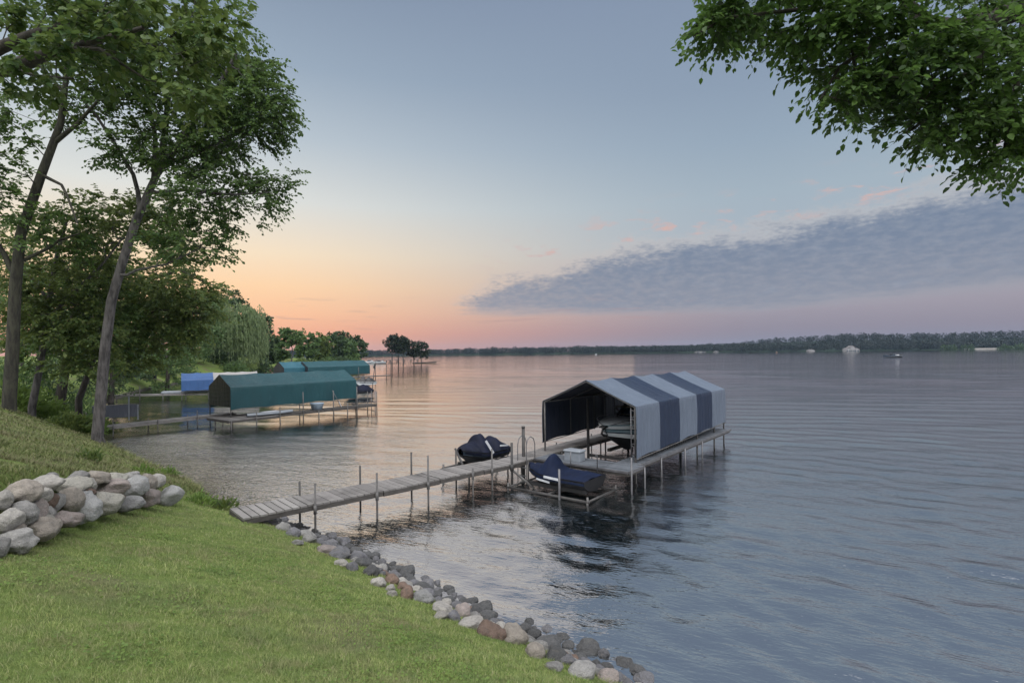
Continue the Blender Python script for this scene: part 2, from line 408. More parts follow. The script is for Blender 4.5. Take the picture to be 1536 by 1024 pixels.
# ------------------------------------------------------------------ sky and light
SUN_AZ = -22.0
def build_world():
    w = bpy.data.worlds.new('World'); SC.world = w; w.use_nodes = True
    t = NT(w.node_tree); bg = w.node_tree.nodes['Background']
    d = t.coord('Generated')
    s = t.n('ShaderNodeSeparateXYZ', {0: d}).outputs
    el = t.m('MULTIPLY', t.m('ARCSINE', s[2]), 180 / PI)
    az = t.m('MULTIPLY', t.m('ARCTAN2', s[0], s[1]), 180 / PI)
    e01 = t.m('MULTIPLY', t.m('ADD', el, 2.0), 1 / 40.0, clamp=True)
    st = lambda L: [((e + 2) / 40.0, lin(c)) for e, c in L]
    sunr = t.ramp(e01, st([(-2, (200, 145, 130)), (.8, (222, 158, 134)), (2.1, (238, 168, 138)), (4.2, (249, 194, 154)), (6.8, (253, 213, 170)), (10, (247, 226, 196)), (15, (222, 224, 220)), (21, (186, 198, 208)), (27, (155, 172, 190)), (34, (134, 150, 172))]))
    farr = t.ramp(e01, st([(-2, (122, 124, 142)), (.8, (134, 132, 148)), (2, (143, 137, 151)), (4, (158, 152, 164)), (7, (166, 168, 179)), (11, (168, 180, 192)), (15, (163, 179, 192)), (20, (150, 168, 186)), (25, (140, 157, 178)), (34, (132, 148, 172))]))
    f = t.sstep(az, -34.0, 28.0)
    c = t.mix(f, sunr, farr)
    # bank of cloud
    vec = t.n('ShaderNodeCombineXYZ', {0: t.m('MULTIPLY', az, .3), 1: t.m('MULTIPLY', el, .75), 2: 0.0}).outputs[0]
    n1 = t.noise(vec, 1.5, 9, .62, .3)
    n2 = t.noise(vec, .6, 4, .5)
    n3 = t.noise(t.n('ShaderNodeCombineXYZ', {0: t.m('MULTIPLY', az, .12), 1: t.m('MULTIPLY', el, 1.3), 2: 3.0}).outputs[0], 1.2, 5, .55)
    a01 = t.m('MULTIPLY', t.m('ADD', az, 15.0), 1 / 105.0, clamp=True)
    A = lambda L: [((a + 15) / 105.0, v / 20.0) for a, v in L]
    up = t.m('MULTIPLY', t.ramp(a01, A([(-8, 3.2), (-5.4, 5.6), (-2, 7.9), (7.4, 9.6), (11.6, 10.7), (22.8, 11.5), (31.4, 12.2), (38.7, 13.2), (60, 13.5), (90, 11)])), 20.0)
    low = t.m('MULTIPLY', t.ramp(a01, A([(-8, 4.6), (-5, 4.25), (9.5, 3.9), (22.8, 3.8), (34, 4.2), (44, 4.8), (60, 5), (90, 5)])), 20.0)
    x = t.m('SUBTRACT', t.m('ADD', up, t.m('MULTIPLY', t.m('ADD', t.m('MULTIPLY', t.m('SUBTRACT', n1, .52), 3.4), t.m('ADD', t.m('MULTIPLY', t.m('SUBTRACT', n2, .5), 3.0), t.m('MULTIPLY', t.m('SUBTRACT', t.noise(vec, 5.5, 6, .6), .5), 2.6))), 1.0)), el)
    mu = t.sstep(x, -.3, 1.9)
    y = t.m('SUBTRACT', t.m('ADD', el, t.m('MULTIPLY', t.m('SUBTRACT', n3, .5), 1.5)), low)
    ml = t.sstep(y, -.6, 1.0)
    side = t.sstep(t.m('ADD', az, t.m('MULTIPLY', t.m('SUBTRACT', n3, .5), 14.0)), -8.0, -4.0)
    mask = t.m('MULTIPLY', t.m('MULTIPLY', mu, ml), t.m('MULTIPLY', side, t.m('ADD', .46, t.m('MULTIPLY', t.noise(vec, 2.6, 7, .62), .9), clamp=True)))
    depth = t.sstep(el, 4.0, 11.5)
    cc = t.mix(depth, lin((138, 145, 161)), lin((118, 133, 156)))
    cc = t.mix(t.m('MULTIPLY', t.sstep(n1, .5, .75), .3), cc, lin((150, 160, 178)))
    cc = t.mix(t.m('MULTIPLY', t.sstep(az, 12, -6), .45), cc, lin((156, 157, 167)))
    cc = t.mix(t.m('MULTIPLY', t.sstep(t.noise(vec, 3.2, 5, .6), .62, .74), t.m('MULTIPLY', t.sstep(x, 3.0, .2), .5)), cc, lin((205, 195, 190)))
    rim = t.m('MULTIPLY', t.m('MULTIPLY', t.sstep(x, -1.3, .2), ml), t.m('MULTIPLY', side, .35))
    c = t.mix(rim, c, lin((204, 192, 188)))
    c = t.mix(mask, c, cc)
    # small pink puffs above the bank
    pv = t.n('ShaderNodeCombineXYZ', {0: t.m('MULTIPLY', az, .22), 1: t.m('MULTIPLY', el, .75), 2: 7.0}).outputs[0]
    pn = t.noise(pv, 1.25, 6, .6, .2)
    gap = t.m('SUBTRACT', el, up)
    band = t.m('MULTIPLY', t.sstep(gap, -.3, .8), t.sstep(gap, 5.2, 1.2))
    band = t.m('MULTIPLY', band, t.sstep(az, -6, 4))
    puff = t.m('MULTIPLY', t.sstep(pn, .545, .66), t.m('MULTIPLY', band, .8))
    c = t.mix(puff, c, t.mix(t.sstep(pn, .6, .8), lin((205, 178, 176)), lin((222, 176, 160))))
    # thin dark streaks low on the left
    sv = t.n('ShaderNodeCombineXYZ', {0: t.m('MULTIPLY', az, .14), 1: t.m('MULTIPLY', el, 1.7), 2: 11.0}).outputs[0]
    sn = t.noise(sv, 1.1, 4, .5)
    streak = t.m('MULTIPLY', t.m('MULTIPLY', t.sstep(sn, .57, .7), t.m('MULTIPLY', t.sstep(el, 1.5, 3.5), t.sstep(el, 6.5, 4.5))), .4)
    streak = t.m('MULTIPLY', streak, t.sstep(az, 30, 5))
    c = t.mix(streak, c, lin((176, 146, 146)))
    # unseen sky overhead brightened to light the lawn, back sky toned for canopy walls
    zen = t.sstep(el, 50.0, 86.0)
    c = t.mix(zen, c, ZENITH_FILL)
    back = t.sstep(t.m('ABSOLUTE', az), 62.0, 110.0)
    bc = t.ramp(t.m('MULTIPLY', el, 1 / 90.0, clamp=True), [(0, BACK0), (.12, BACK1), (.5, ZENITH_FILL)])
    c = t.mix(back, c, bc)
    sky = t.n('ShaderNodeTexSky', sky_type='NISHITA', sun_disc=False, sun_elevation=math.radians(3.0), sun_rotation=math.radians(SUN_AZ), air_density=1.0, dust_density=1.5, ozone_density=1.0)
    c2 = t.mix(1.0, c, t.mix(1.0, sky.outputs[0], (NISH, NISH, NISH), 'MULTIPLY'), 'ADD')
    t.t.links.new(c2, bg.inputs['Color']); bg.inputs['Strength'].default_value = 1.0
    w.cycles.sampling_method = 'MANUAL'; w.cycles.sample_map_resolution = 512
ZENITH_FILL = (3.9, 3.86, 3.86)
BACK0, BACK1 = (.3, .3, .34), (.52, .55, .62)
NISH = .002
build_world()

sl = bpy.data.lights.new('sun', 'SUN'); sl.energy = .3; sl.angle = math.radians(70); sl.color = (1, .72, .5)
so = bpy.data.objects.new('sun', sl); COL.objects.link(so)
_e, _a = math.radians(4.0), math.radians(SUN_AZ)
_sd = Vector((math.sin(_a) * math.cos(_e), math.cos(_a) * math.cos(_e), math.sin(_e)))
so.rotation_euler = _sd.to_track_quat('Z', 'Y').to_euler(); so.location = (0, -5, 30)

SC.view_settings.view_transform = 'Standard'; SC.view_settings.look = 'None'
SC.view_settings.exposure = 0; SC.view_settings.gamma = 1
cy = SC.cycles if hasattr(SC, 'cycles') else None
SC.render.engine = 'CYCLES'
SC.cycles.max_bounces = 7; SC.cycles.transparent_max_bounces = 4; SC.cycles.transmission_bounces = 5
SC.cycles.use_denoising = True
SC.cycles.sample_clamp_indirect = 6

# ------------------------------------------------------------------ land and lake
LAKE = np.array([(60, -45.5), (1.236, 6.03), (-1.3, 8.25), (-3.86, 10.6), (-5.53, 11.9), (-11.5, 17.2), (-17.7, 22.9), (-21.5, 26.2), (-25.5, 30.5), (-30, 38), (-35, 46), (-41, 58), (-46, 72), (-46.5, 92),
                 (-46, 115), (-50, 150), (-57, 190), (-60, 214), (-68, 228), (-120, 330), (-300, 600), (-300, 845), (-124, 834), (323, 770), (602, 650), (760, 560), (1100, 300), (1100, -300), (400, -300)], float)
WALL_A, WALL_B = np.array([-4.56, 4.7]), np.array([-6.3, 9.9])
def sdist(x, y):
    """distance to the shoreline, positive on land"""
    x = np.asarray(x, float); y = np.asarray(y, float)
    d2 = np.full(x.shape, 1e18); inside = np.zeros(x.shape, bool)
    n = len(LAKE)
    for i in range(n):
        a, b = LAKE[i], LAKE[(i + 1) % n]
        e = b - a
        tt = np.clip(((x - a[0]) * e[0] + (y - a[1]) * e[1]) / (e @ e), 0, 1)
        dx, dy = x - a[0] - tt * e[0], y - a[1] - tt * e[1]
        d2 = np.minimum(d2, dx * dx + dy * dy)
        c = ((a[1] > y) != (b[1] > y))
        with np.errstate(divide='ignore', invalid='ignore'):
            xi = (b[0] - a[0]) * (y - a[1]) / (b[1] - a[1] if b[1] != a[1] else 1e-9) + a[0]
        inside ^= c & (x < xi)
    d = np.sqrt(d2)
    return np.where(inside, -d, d)
def sm(x, a, b):
    t = np.clip((x - a) / (b - a), 0, 1); return t * t * (3 - 2 * t)
def wallq(x, y):
    e = (WALL_B - WALL_A) / np.linalg.norm(WALL_B - WALL_A)
    nl = np.array([-e[1], e[0]])
    return (x - WALL_A[0]) * nl[0] + (y - WALL_A[1]) * nl[1]
def hnoise(x, y, s, seed=0.0):
    return (np.sin(x * s + 1.3 + seed) * np.cos(y * s * 1.17 - .4 + seed) + .5 * np.sin(x * s * 2.3 - y * s * 1.9 + seed * 2) + .25 * np.sin(x * s * 4.7 + y * s * 5.1)) / 1.75
def gz(x, y):
    x = np.asarray(x, float); y = np.asarray(y, float)
    d = sdist(x, y)
    up = np.interp(d, [-40, -4, -.7, 0, .5, 2, 3.6, 4.8, 7, 12, 60], [-2.5, -1.3, -.4, -.03, .42, 1.2, 2.08, 2.55, 3.0, 3.2, 4.2])
    lo = np.interp(d, [-40, -4, -.7, 0, .5, 1.2, 2, 4.8, 7, 12, 60], [-2.5, -1.3, -.4, -.03, .32, .58, .95, 1.98, 2.3, 2.5, 3.0])
    w = sm(wallq(x, y), .22, .75)
    z = lo * (1 - w) + up * w
    z = z + np.where(d > .4, .03 * hnoise(x, y, 1.3) + .06 * w * hnoise(x, y, .6, 2.), 0) * np.clip((d - .4) / 1.0, 0, 1)
    far = sm(y, 120, 200)
    z = np.where(d > 0, z * (1 - .45 * far), z)
    hill = sm(d, 10, 150) * (1.0 + 14 * sm(x, 300, 520)) * sm(y, 380, 520)
    isl = .55 * np.exp(-(((x + 45.5) / 6.5) ** 2 + ((y - 199) / 2.6) ** 2) * 1.2)
    z = np.maximum(z + hill, np.where(isl > .1, isl - .22, -9))
    return z
def gz1(x, y): return float(gz(np.array([x]), np.array([y]))[0])

def axis(lims, steps):
    out = []
    for (a, b), s in zip(zip(lims[:-1], lims[1:]), steps):
        out += list(np.linspace(a, b, max(2, int(round((b - a) / s)) + 1))[:-1])
    return np.array(out + [lims[-1]])
gx = axis([-1600, -400, -110, -40, -22, -9.5, 6, 30, 140, 700, 1700], [120, 12, 2.0, .8, .3, .12, .8, 8, 20, 100])
gy = axis([-250, -40, -3, 1, 13, 30, 75, 260, 700, 1000, 2600], [30, 4, .4, .12, .3, 1.2, 3.5, 20, 10, 160])
GX, GY = np.meshgrid(gx, gy)
GZ = gz(GX, GY)
nx, ny = len(gx), len(gy)
idx = np.arange(nx * ny).reshape(ny, nx)
quads = np.stack([idx[:-1, :-1], idx[:-1, 1:], idx[1:, 1:], idx[1:, :-1]], -1).reshape(-1, 4)
me = np_mesh('ground', np.stack([GX, GY, GZ], -1).reshape(-1, 3), [quads], True)
go = bpy.data.objects.new('ground', me); setmats(go, 'ground_soil'); link(go); tag(go, kind='structure')

# the lake: real waves near, finer ripples in the surface normal
def build_water():
    th = np.concatenate([np.linspace(-88, -52, 60)[:-1], np.linspace(-52, 52, 900), np.linspace(52, 100, 90)[1:]]) * PI / 180
    r = 3.2 * (1500 / 3.2) ** (np.linspace(0, 1, 760) ** 1.0)
    T, Rr = np.meshgrid(th, r)
    X, Y = np.sin(T) * Rr, np.cos(T) * Rr
    dr = Rr * math.log(1500 / 3.2) / 760
    Z = np.zeros_like(X)
    rng = np.random.default_rng(3)
    patch = .75 + .5 * hnoise(X, Y, .11, 1.) + .25 * hnoise(X, Y, .37, 4.)
    patch = np.clip(patch, .25, 1.5)
    comps = []
    for _ in range(46):
        lam = math.exp(rng.uniform(math.log(.32), math.log(1.9)))
        ang = math.radians(-117 + rng.normal(0, 26))
        comps.append((lam, ang, (.0022 + .0013 * min(1, max(0, (lam - .38) / .15)) * min(1, max(0, (1.15 - lam) / .3))) * lam ** .95 * rng.uniform(.6, 1.3), 1))
    for _ in range(5):                               # long low wake swells further out
        comps.append((rng.uniform(2.4, 4.6), math.radians(-100 + rng.normal(0, 9)), .009, 2))
    for lam, ang, amp, kind in comps:
        k = 2 * PI / lam
        ph = k * (X * math.cos(ang) + Y * math.sin(ang)) + rng.uniform(0, 6.28)
        wob = .9 * hnoise(X, Y, .9 / (lam + .5), rng.uniform(0, 9))
        att = np.clip(lam / (dr * 3.2) - .8, 0, 1)
        g = patch if kind == 1 else sm(Rr, 12, 40) * (.4 + .6 * np.clip(hnoise(X, Y, .05, 3.) + .4, 0, 1))
        Z += amp * np.sin(ph + wob) * att * g
    n1, n2 = X.shape
    ii = np.arange(n1 * n2).reshape(n1, n2)
    q = np.stack([ii[:-1, :-1], ii[1:, :-1], ii[1:, 1:], ii[:-1, 1:]], -1).reshape(-1, 4)
    me = np_mesh('lake', np.stack([X, Y, Z], -1).reshape(-1, 3), [q], True)
    o = bpy.data.objects.new('lake', me); setmats(o, 'lake_water'); link(o); tag(o, kind='structure')
    n = me.polygons[1000].normal
    if n.z < 0: me.flip_normals()
build_water()

# ------------------------------------------------------------------ grass
def build_grass(name, n, sampler, hgt, wid, mat='grass_blade', seg=2):
    x, y = sampler(n)
    z = gz(x, y)
    n = len(x)
    h = hgt(x, y, n); w = wid(x, y, n)
    a = RNG.uniform(0, 2 * PI, n); lean = RNG.uniform(.4, 1.9, n) * h
    b = a + RNG.normal(0, .5, n)
    lx, ly = np.cos(b) * lean, np.sin(b) * lean
    sx, sy = -np.sin(a) * w / 2, np.cos(a) * w / 2
    z0 = z - .01
    v = np.stack([np.stack([x + sx, y + sy, z0], -1), np.stack([x - sx, y - sy, z0], -1),
                  np.stack([x + lx * .35 + sx * .8, y + ly * .35 + sy * .8, z + h * .6], -1), np.stack([x + lx * .35 - sx * .8, y + ly * .35 - sy * .8, z + h * .6], -1),
                  np.stack([x + lx, y + ly, z + h], -1)], 1).reshape(-1, 3)
    k = np.arange(n)[:, None] * 5
    me = np_mesh(name, v, [k + np.array([[0, 1, 3, 2]]), k + np.array([[2, 3, 4]])])
    o = bpy.data.objects.new(name, me); setmats(o, mat); link(o); tag(o, kind='stuff')
    return o
def samp_polar(n, t0, t1, a0, a1, cond):
    t = RNG.uniform(t0, t1, n) if t1 < 8 else t0 * (t1 / t0) ** RNG.uniform(0, 1, n)
    a = np.radians(RNG.uniform(a0, a1, n))
    x, y = np.tan(a) * t, t
    d = sdist(x, y); q = wallq(x, y)
    k = cond(d, q, x, y)
    return x[k], y[k]
build_grass('lawn_grass', 470000, lambda n: samp_polar(n, 2.3, 12.5, -50, 24, lambda d, q, x, y: (d > .36 + .12 * hnoise(x, y, 6.)) & (q < .42) & ((hnoise(x, y, 2.1, 7.) + .6 * hnoise(x, y, 5.3, 1.) < .62) | (RNG.uniform(size=len(x)) < .3))),
            lambda x, y, n: RNG.uniform(.012, .034, n) * (1 + .4 * hnoise(x, y, 2.2) + .45 * np.clip(hnoise(x, y, 7., 3.), -.4, 1)), lambda x, y, n: RNG.uniform(.0018, .0036, n) * np.clip(y / 4.5, .6, 3))
build_grass('bank_grass', 150000, lambda n: samp_polar(n, 4.8, 26, -56, -22, lambda d, q, x, y: (d > .05) & (q > .42) & (hnoise(x, y, 1.1, 5.) + .35 * hnoise(x, y, 3.7, 2.) > -.7)),
            lambda x, y, n: RNG.uniform(.03, .085, n) * (1 + .5 * hnoise(x, y, 1.7)) * np.where(sdist(x, y) < .9, 1.7, 1), lambda x, y, n: RNG.uniform(.005, .009, n) * np.clip(y / 6, .8, 3), 'bank_blade')

# ------------------------------------------------------------------ air: far things fade to blue
def build_haze():
    m = bpy.data.materials.new('haze_air'); m.use_nodes = True
    nt = m.node_tree; nt.nodes.clear(); t = NT(nt)
    out = t.n('ShaderNodeOutputMaterial')
    pv = t.n('ShaderNodeVolumePrincipled', {'Color': (.5, .7, 1.0, 1), 'Density': .00008, 'Anisotropy': 0.0})
    nt.links.new(pv.outputs[0], out.inputs['Volume'])
    mb = MB(); mb.box((0, 1100, 20), (3700, 3300, 48))
    MATS['haze_air'] = m
    o = mb.build('haze', 'haze_air'); tag(o, kind='stuff')
build_haze()
# ------------------------------------------------------------------ trees and plants
def unit(v): return v / np.maximum(np.linalg.norm(v, axis=-1, keepdims=True), 1e-9)

def leaves_mesh(name, c, axis, nrm, L, W, mat, parent, six=True):
    """one mesh of leaf shaped faces; c centres at leaf base, axis tip direction"""
    n = len(c)
    axis = unit(axis); side = unit(np.cross(nrm, axis)); nn = np.cross(axis, side)
    L = L[:, None]; W = W[:, None]
    if six:
        o = [(0, 0, 0), (.32, .5, .10), (.7, .38, .06), (1, 0, -.06), (.7, -.38, .06), (.32, -.5, .10)]
        v = np.stack([c + axis * L * a + side * W * b + nn * L * h for a, b, h in o], 1).reshape(-1, 3)
        k = np.arange(n)[:, None] * 6
        fs = [np.concatenate([k + np.array([[0, 3, 2, 1]]), k + np.array([[0, 5, 4, 3]])])]
    else:
        o = [(0, 0, 0), (.5, .5, .08), (1, 0, 0), (.5, -.5, .08)]
        v = np.stack([c + axis * L * a + side * W * b + nn * L * h for a, b, h in o], 1).reshape(-1, 3)
        k = np.arange(n)[:, None] * 4
        fs = [k + np.array([[0, 3, 2, 1]])]
    me = np_mesh(name, v, fs)
    ob = bpy.data.objects.new(name, me); setmats(ob, mat); link(ob, parent)
    return ob

def blob_points(blobs, rng):
    """blobs: (px, py, depth, rx px, ry px, half depth m, count) -> cluster points in the world"""
    out = []
    for px, py, t, rx, ry, rd, n in blobs:
        c = np.array(D(px, py, t)); k = t / F
        u = unit(rng.normal(size=(n, 3))) * (rng.uniform(0, 1, (n, 1)) ** (1 / 2.4))
        out.append(c + u * np.array([rx * k, rd, ry * k]))
    return np.concatenate(out)

def grow(paths, pts, rng, step=.4, rtwig=.008, sag=.0, pw=2.3):
    """paths: list of polylines [(x,y,z,r)...]; returns nodes, list of branch paths (index lists), radii, cluster dirs"""
    pos, par, rad = [], [], []
    lines = []
    for pl in paths:
        pl = [np.array(p, float) for p in pl]
        start = None
        if pos:
            A = np.array(pos); start = int(np.argmin(((A - pl[0][:3]) ** 2).sum(1)))
        line = [start] if start is not None else []
        prev = start
        for a, b in zip(pl[:-1], pl[1:]):
            m = max(1, int(np.linalg.norm(b[:3] - a[:3]) / step))
            for i in range(m):
                if start is not None and len(line) == 1 and i == 0: continue
                p = a + (b - a) * (i / m)
                pos.append(p[:3]); rad.append(p[3]); par.append(prev if prev is not None else -1); prev = len(pos) - 1; line.append(prev)
        pos.append(pl[-1][:3]); rad.append(pl[-1][3]); par.append(prev); line.append(len(pos) - 1)
        lines.append(line)
    ntr = len(pos)
    A0 = np.array(pos)
    d0 = np.array([np.min(((A0 - p) ** 2).sum(1)) for p in pts])
    order = np.argsort(d0)
    cap = ntr + len(pts) * 14 + 10
    Pn = np.zeros((cap, 3)); Pn[:ntr] = A0
    Dn = np.zeros((cap, 3))
    for i in range(ntr):
        Dn[i] = (A0[i] - A0[par[i]]) if par[i] >= 0 else (0, 0, 1)
    Dn[:ntr] = unit(Dn[:ntr])
    n = ntr
    zmin = A0[:, 2].min() + .22 * (A0[:, 2].max() - A0[:, 2].min())
    dirs = np.zeros((len(pts), 3))
    for ci in order:
        p = pts[ci]
        v = p - Pn[:n]; dist = np.linalg.norm(v, axis=1) + 1e-6
        cosn = (v * Dn[:n]).sum(1) / dist
        cost = dist * (1.25 - .55 * cosn) + np.where(Pn[:n, 2] < zmin, 3.0, 0)
        s = int(np.argmin(cost)); dd = dist[s]
        m = max(1, int(dd / step)); m = min(m, 13)
        ctrl = Pn[s] + (Dn[s] * .6 + np.array([0, 0, .25])) * dd * .45 + rng.normal(0, .05, 3) * dd
        prev = s; line = [s]
        for i in range(1, m + 1):
            t = i / m
            q = (1 - t) ** 2 * Pn[s] + 2 * t * (1 - t) * ctrl + t * t * p
            q = q + rng.normal(0, .02, 3) * dd * (0 if i == m else 1)
            Pn[n] = q; dv = q - Pn[prev]; Dn[n] = dv / (np.linalg.norm(dv) + 1e-9)
            par.append(prev); rad.append(0); prev = n; line.append(n); n += 1
        lines.append(line); dirs[ci] = Dn[n - 1]
    R = np.zeros(n); par = np.array(par); kids = np.zeros(n)
    acc = np.zeros(n)
    for i in range(n - 1, -1, -1):
        base = acc[i] if acc[i] > 0 else rtwig ** pw
        R[i] = base ** (1 / pw)
        if par[i] >= 0: acc[par[i]] += base
    R[:ntr] = np.array(rad[:ntr])
    for i in range(ntr, n):
        R[i] = min(R[i], R[par[i]] * .8)
    return Pn[:n], lines, R, dirs, ntr

def tube_mesh(P_, lines, R, rng, nmain=1, sides=(10, 5)):
    mb = MB()
    for li, line in enumerate(lines):
        if len(line) < 2: continue
        k = sides[0] if li < nmain else sides[1]
        rr = [float(R[i]) for i in line]
        if li >= nmain: rr[0] = min(rr[0], rr[1] * 1.4)
        mb.tube([P_[i] for i in line], rr, k, cap=False)
    return mb

def crown_leaves(pts, dirs, rng, per, spread, L, W, flat=.3, droop=.12, up=.55):
    """loose leaf clumps, for trees far away"""
    n = len(pts) * per
    c = np.repeat(pts, per, 0); d = np.repeat(dirs, per, 0)
    h = d.copy(); h[:, 2] *= .4; h = unit(h); s = unit(np.cross(h, np.array([0, 0, 1.0])))
    a, b, e = (np.clip(rng.normal(0, 1, n), -1.8, 1.8) for _ in range(3))
    a, b, e = a * spread, b * .8 * spread, e * flat * spread
    r2 = (a * a + b * b) / spread
    pos = c + h * a[:, None] + s * b[:, None]
    pos[:, 2] += e - droop * r2
    out = h * a[:, None] + s * b[:, None] + h * spread * .5
    ax = unit(out) + rng.normal(0, .45, (n, 3)); ax[:, 2] -= .35
    nr = np.array([0, 0, up]) + rng.normal(0, .5, (n, 3))
    sc = rng.uniform(.65, 1.2, n)
    return pos, ax, nr, L * sc, W * sc

def crown_sprays(name, pts, dirs, rng, T, K, spread, L, W, mats, parent, droop=.25, fan=1.3, tw=.004):
    """leafy twigs: T twigs at every branch end, K leaves set alternately along each"""
    n = len(pts) * T
    c = np.repeat(pts, T, 0) + rng.normal(0, .1, (n, 3)) * spread
    d = np.repeat(dirs, T, 0)
    a0 = np.arctan2(d[:, 1], d[:, 0]) + rng.uniform(-fan, fan, n)
    el = np.clip(np.arcsin(np.clip(d[:, 2], -1, 1)) * .5 + rng.normal(.02, .32, n), -.7, .9)
    h = np.stack([np.cos(a0) * np.cos(el), np.sin(a0) * np.cos(el), np.sin(el)], -1)
    ln = spread * rng.uniform(.6, 1.35, n)
    def at(s): return c + h * (ln * s)[:, None] + np.array([0, 0, -1.0]) * (droop * ln * s * s)[:, None]
    side = unit(np.cross(h, np.array([0, 0, 1.0])))
    P_, A_, N_ = [], [], []
    for k in range(K):
        s = np.clip((k + .6) / K + rng.normal(0, .05, n), .05, 1)
        q = at(s); sg = (1 if k % 2 else -1) * (0 if k == K - 1 else 1)
        ax = h * .75 + side * (sg * .8) + rng.normal(0, .28, (n, 3)); ax[:, 2] -= .25 + rng.uniform(0, .35, n)
        P_.append(q); A_.append(ax); N_.append(np.array([0, 0, .8]) + rng.normal(0, .38, (n, 3)))
    Pq, Aq, Nq = map(np.concatenate, (P_, A_, N_)); m = len(Pq)
    sc = rng.uniform(.6, 1.2, m)[:, None]
    ax = unit(Aq); sd = unit(np.cross(Nq, ax)); nn = np.cross(ax, sd)
    Ls, Ws = L * sc, W * sc
    o = [(0, 0, 0), (.3, .48, .10), (.68, .4, .04), (1, 0, -.12), (.68, -.4, .04), (.3, -.48, .10)]
    v = np.stack([Pq + ax * Ls * a + sd * Ws * b + nn * Ls * e for a, b, e in o], 1).reshape(-1, 3)
    kk = np.arange(m)[:, None] * 6
    f1 = np.concatenate([kk + np.array([[0, 3, 2, 1]]), kk + np.array([[0, 5, 4, 3]])])
    rings = []
    for s, r in ((0, tw), (.5, tw * .7), (1, tw * .35)):
        q = at(np.full(n, s))
        for j in range(3):
            w = side * math.cos(j * 2.094) + np.cross(h, side) * math.sin(j * 2.094)
            rings.append(q + w * r)
    tv = np.stack(rings, 1).reshape(-1, 3); kt = np.arange(n)[:, None] * 9 + len(v)
    f2 = np.concatenate([kt + np.array([[3 * i + j, 3 * i + (j + 1) % 3, 3 * i + 3 + (j + 1) % 3, 3 * i + 3 + j]]) for i in range(2) for j in range(3)])
    me = np_mesh(name, np.concatenate([v, tv]), [np.concatenate([f1, f2])], False, np.concatenate([np.zeros(len(f1)), np.ones(len(f2))]))
    ob = bpy.data.objects.new(name, me); setmats(ob, mats); link(ob, parent)
    return ob

def make_tree(name, label, group, base, paths, blobs, leafmat, barkmat, seed, T=5, K=9, spread=.5, L=.11, W=.085, rtwig=.007, cat='tree',
              droop=.25, sides=(10, 5), nmain=1, step=.4, thin=None, cut=-.12, fan=1.3, tw=.005, dens=1.0):
    rng = np.random.default_rng(seed)
    root = empty(name, base, 0, label, cat, group)
    blobs = [(*q[:6], max(2, int(q[6] * dens))) for q in blobs]
    pts = blob_points(blobs, rng)
    if thin is not None:
        nz = np.array([mnoise.noise(Vector(p) * thin + Vector((seed * 3.1, 0, 0))) for p in pts]); pts = pts[nz > cut]
    Pn, lines, R, dirs, ntr = grow(paths, pts, rng, step, rtwig)
    mb = tube_mesh(Pn, lines, R, rng, nmain, sides)
    tr = mb.build('trunk', barkmat, root); tr.matrix_parent_inverse = Matrix.Translation(-Vector(base))
    cr = crown_sprays('crown', pts, dirs, rng, T, K, spread, L, W, [leafmat, barkmat], root, droop, fan, tw); cr.matrix_parent_inverse = Matrix.Translation(-Vector(base))
    return root

def pxpath(L, t0, t1=None, r0=.3, r1=.1):
    """trunk line from pixels, depth t0..t1, radius r0..r1"""
    t1 = t1 or t0; n = len(L); out = []
    for i, (x, y) in enumerate(L):
        k = i / (n - 1)
        p = D(x, y, t0 + (t1 - t0) * k); out.append((p.x, p.y, p.z, r0 + (r1 - r0) * k))
    return out
def flare(path, f=1.5):
    p = [list(q) for q in path]; p[0][3] *= f; return [tuple(q) for q in p]
def ground_start(path, sink=.15):
    """drop the first point of a trunk to the land"""
    p = list(path); x, y, z, r = p[0]
    return [(x, y, gz1(x, y) - sink, r)] + p

# big leaning tree at the water's edge
pA = D(143, 668, 19.6)
A_tr = ground_start(pxpath([(146, 655), (151, 600), (158, 520), (167, 452), (184, 392), (204, 332), (224, 286), (240, 252)], 19.6, 19.8, .19, .115))
A_tr[0] = (*A_tr[0][:3], .3)
A_l = [A_tr,
       pxpath([(240, 252), (247, 205), (252, 150), (262, 80), (275, 10)], 19.8, 20.2, .13, .05),
       pxpath([(240, 252), (262, 226), (286, 190), (325, 135), (355, 80)], 19.8, 18.8, .15, .05),
       pxpath([(232, 268), (233, 205), (222, 150), (200, 90)], 19.8, 20.6, .1, .04),
       pxpath([(213, 310), (200, 262), (176, 222), (146, 176), (122, 148)], 19.7, 19.0, .08, .035),
       pxpath([(246, 245), (292, 232), (345, 205), (392, 172)], 19.8, 19.4, .09, .03),
       pxpath([(222, 290), (280, 285), (340, 292), (398, 290)], 19.8, 19.0, .07, .025),
       pxpath([(176, 420), (205, 405), (250, 396), (300, 372)], 19.6, 18.8, .05, .02)]
A_blob = [(300, 150, 19.8, 100, 85, 2.2, 190), (285, 55, 20, 105, 75, 2.2, 150), (385, 165, 19.4, 58, 60, 1.3, 75), (395, 255, 19.2, 44, 42, 1.1, 42),
          (330, 300, 19.3, 85, 52, 1.6, 85), (205, 130, 19.6, 75, 70, 1.8, 85), (205, 230, 19.4, 70, 40, 1.4, 40), (300, 225, 19.7, 90, 40, 1.8, 80),
          (285, 365, 19, 70, 28, 1.2, 40), (410, 175, 19.3, 32, 28, .8, 22), (385, 95, 19.6, 35, 45, 1.0, 34)]
make_tree('leaning_tree', 'tall leaning tree with a bare pale grey trunk at the water\'s edge', None, (pA.x, pA.y, gz1(pA.x, pA.y)), A_l, A_blob, 'leaf_linden', 'bark_grey', 1, T=5, K=9, spread=.55, L=.12, W=.09, sides=(14, 6), thin=.6, cut=-.2, dens=1.6)

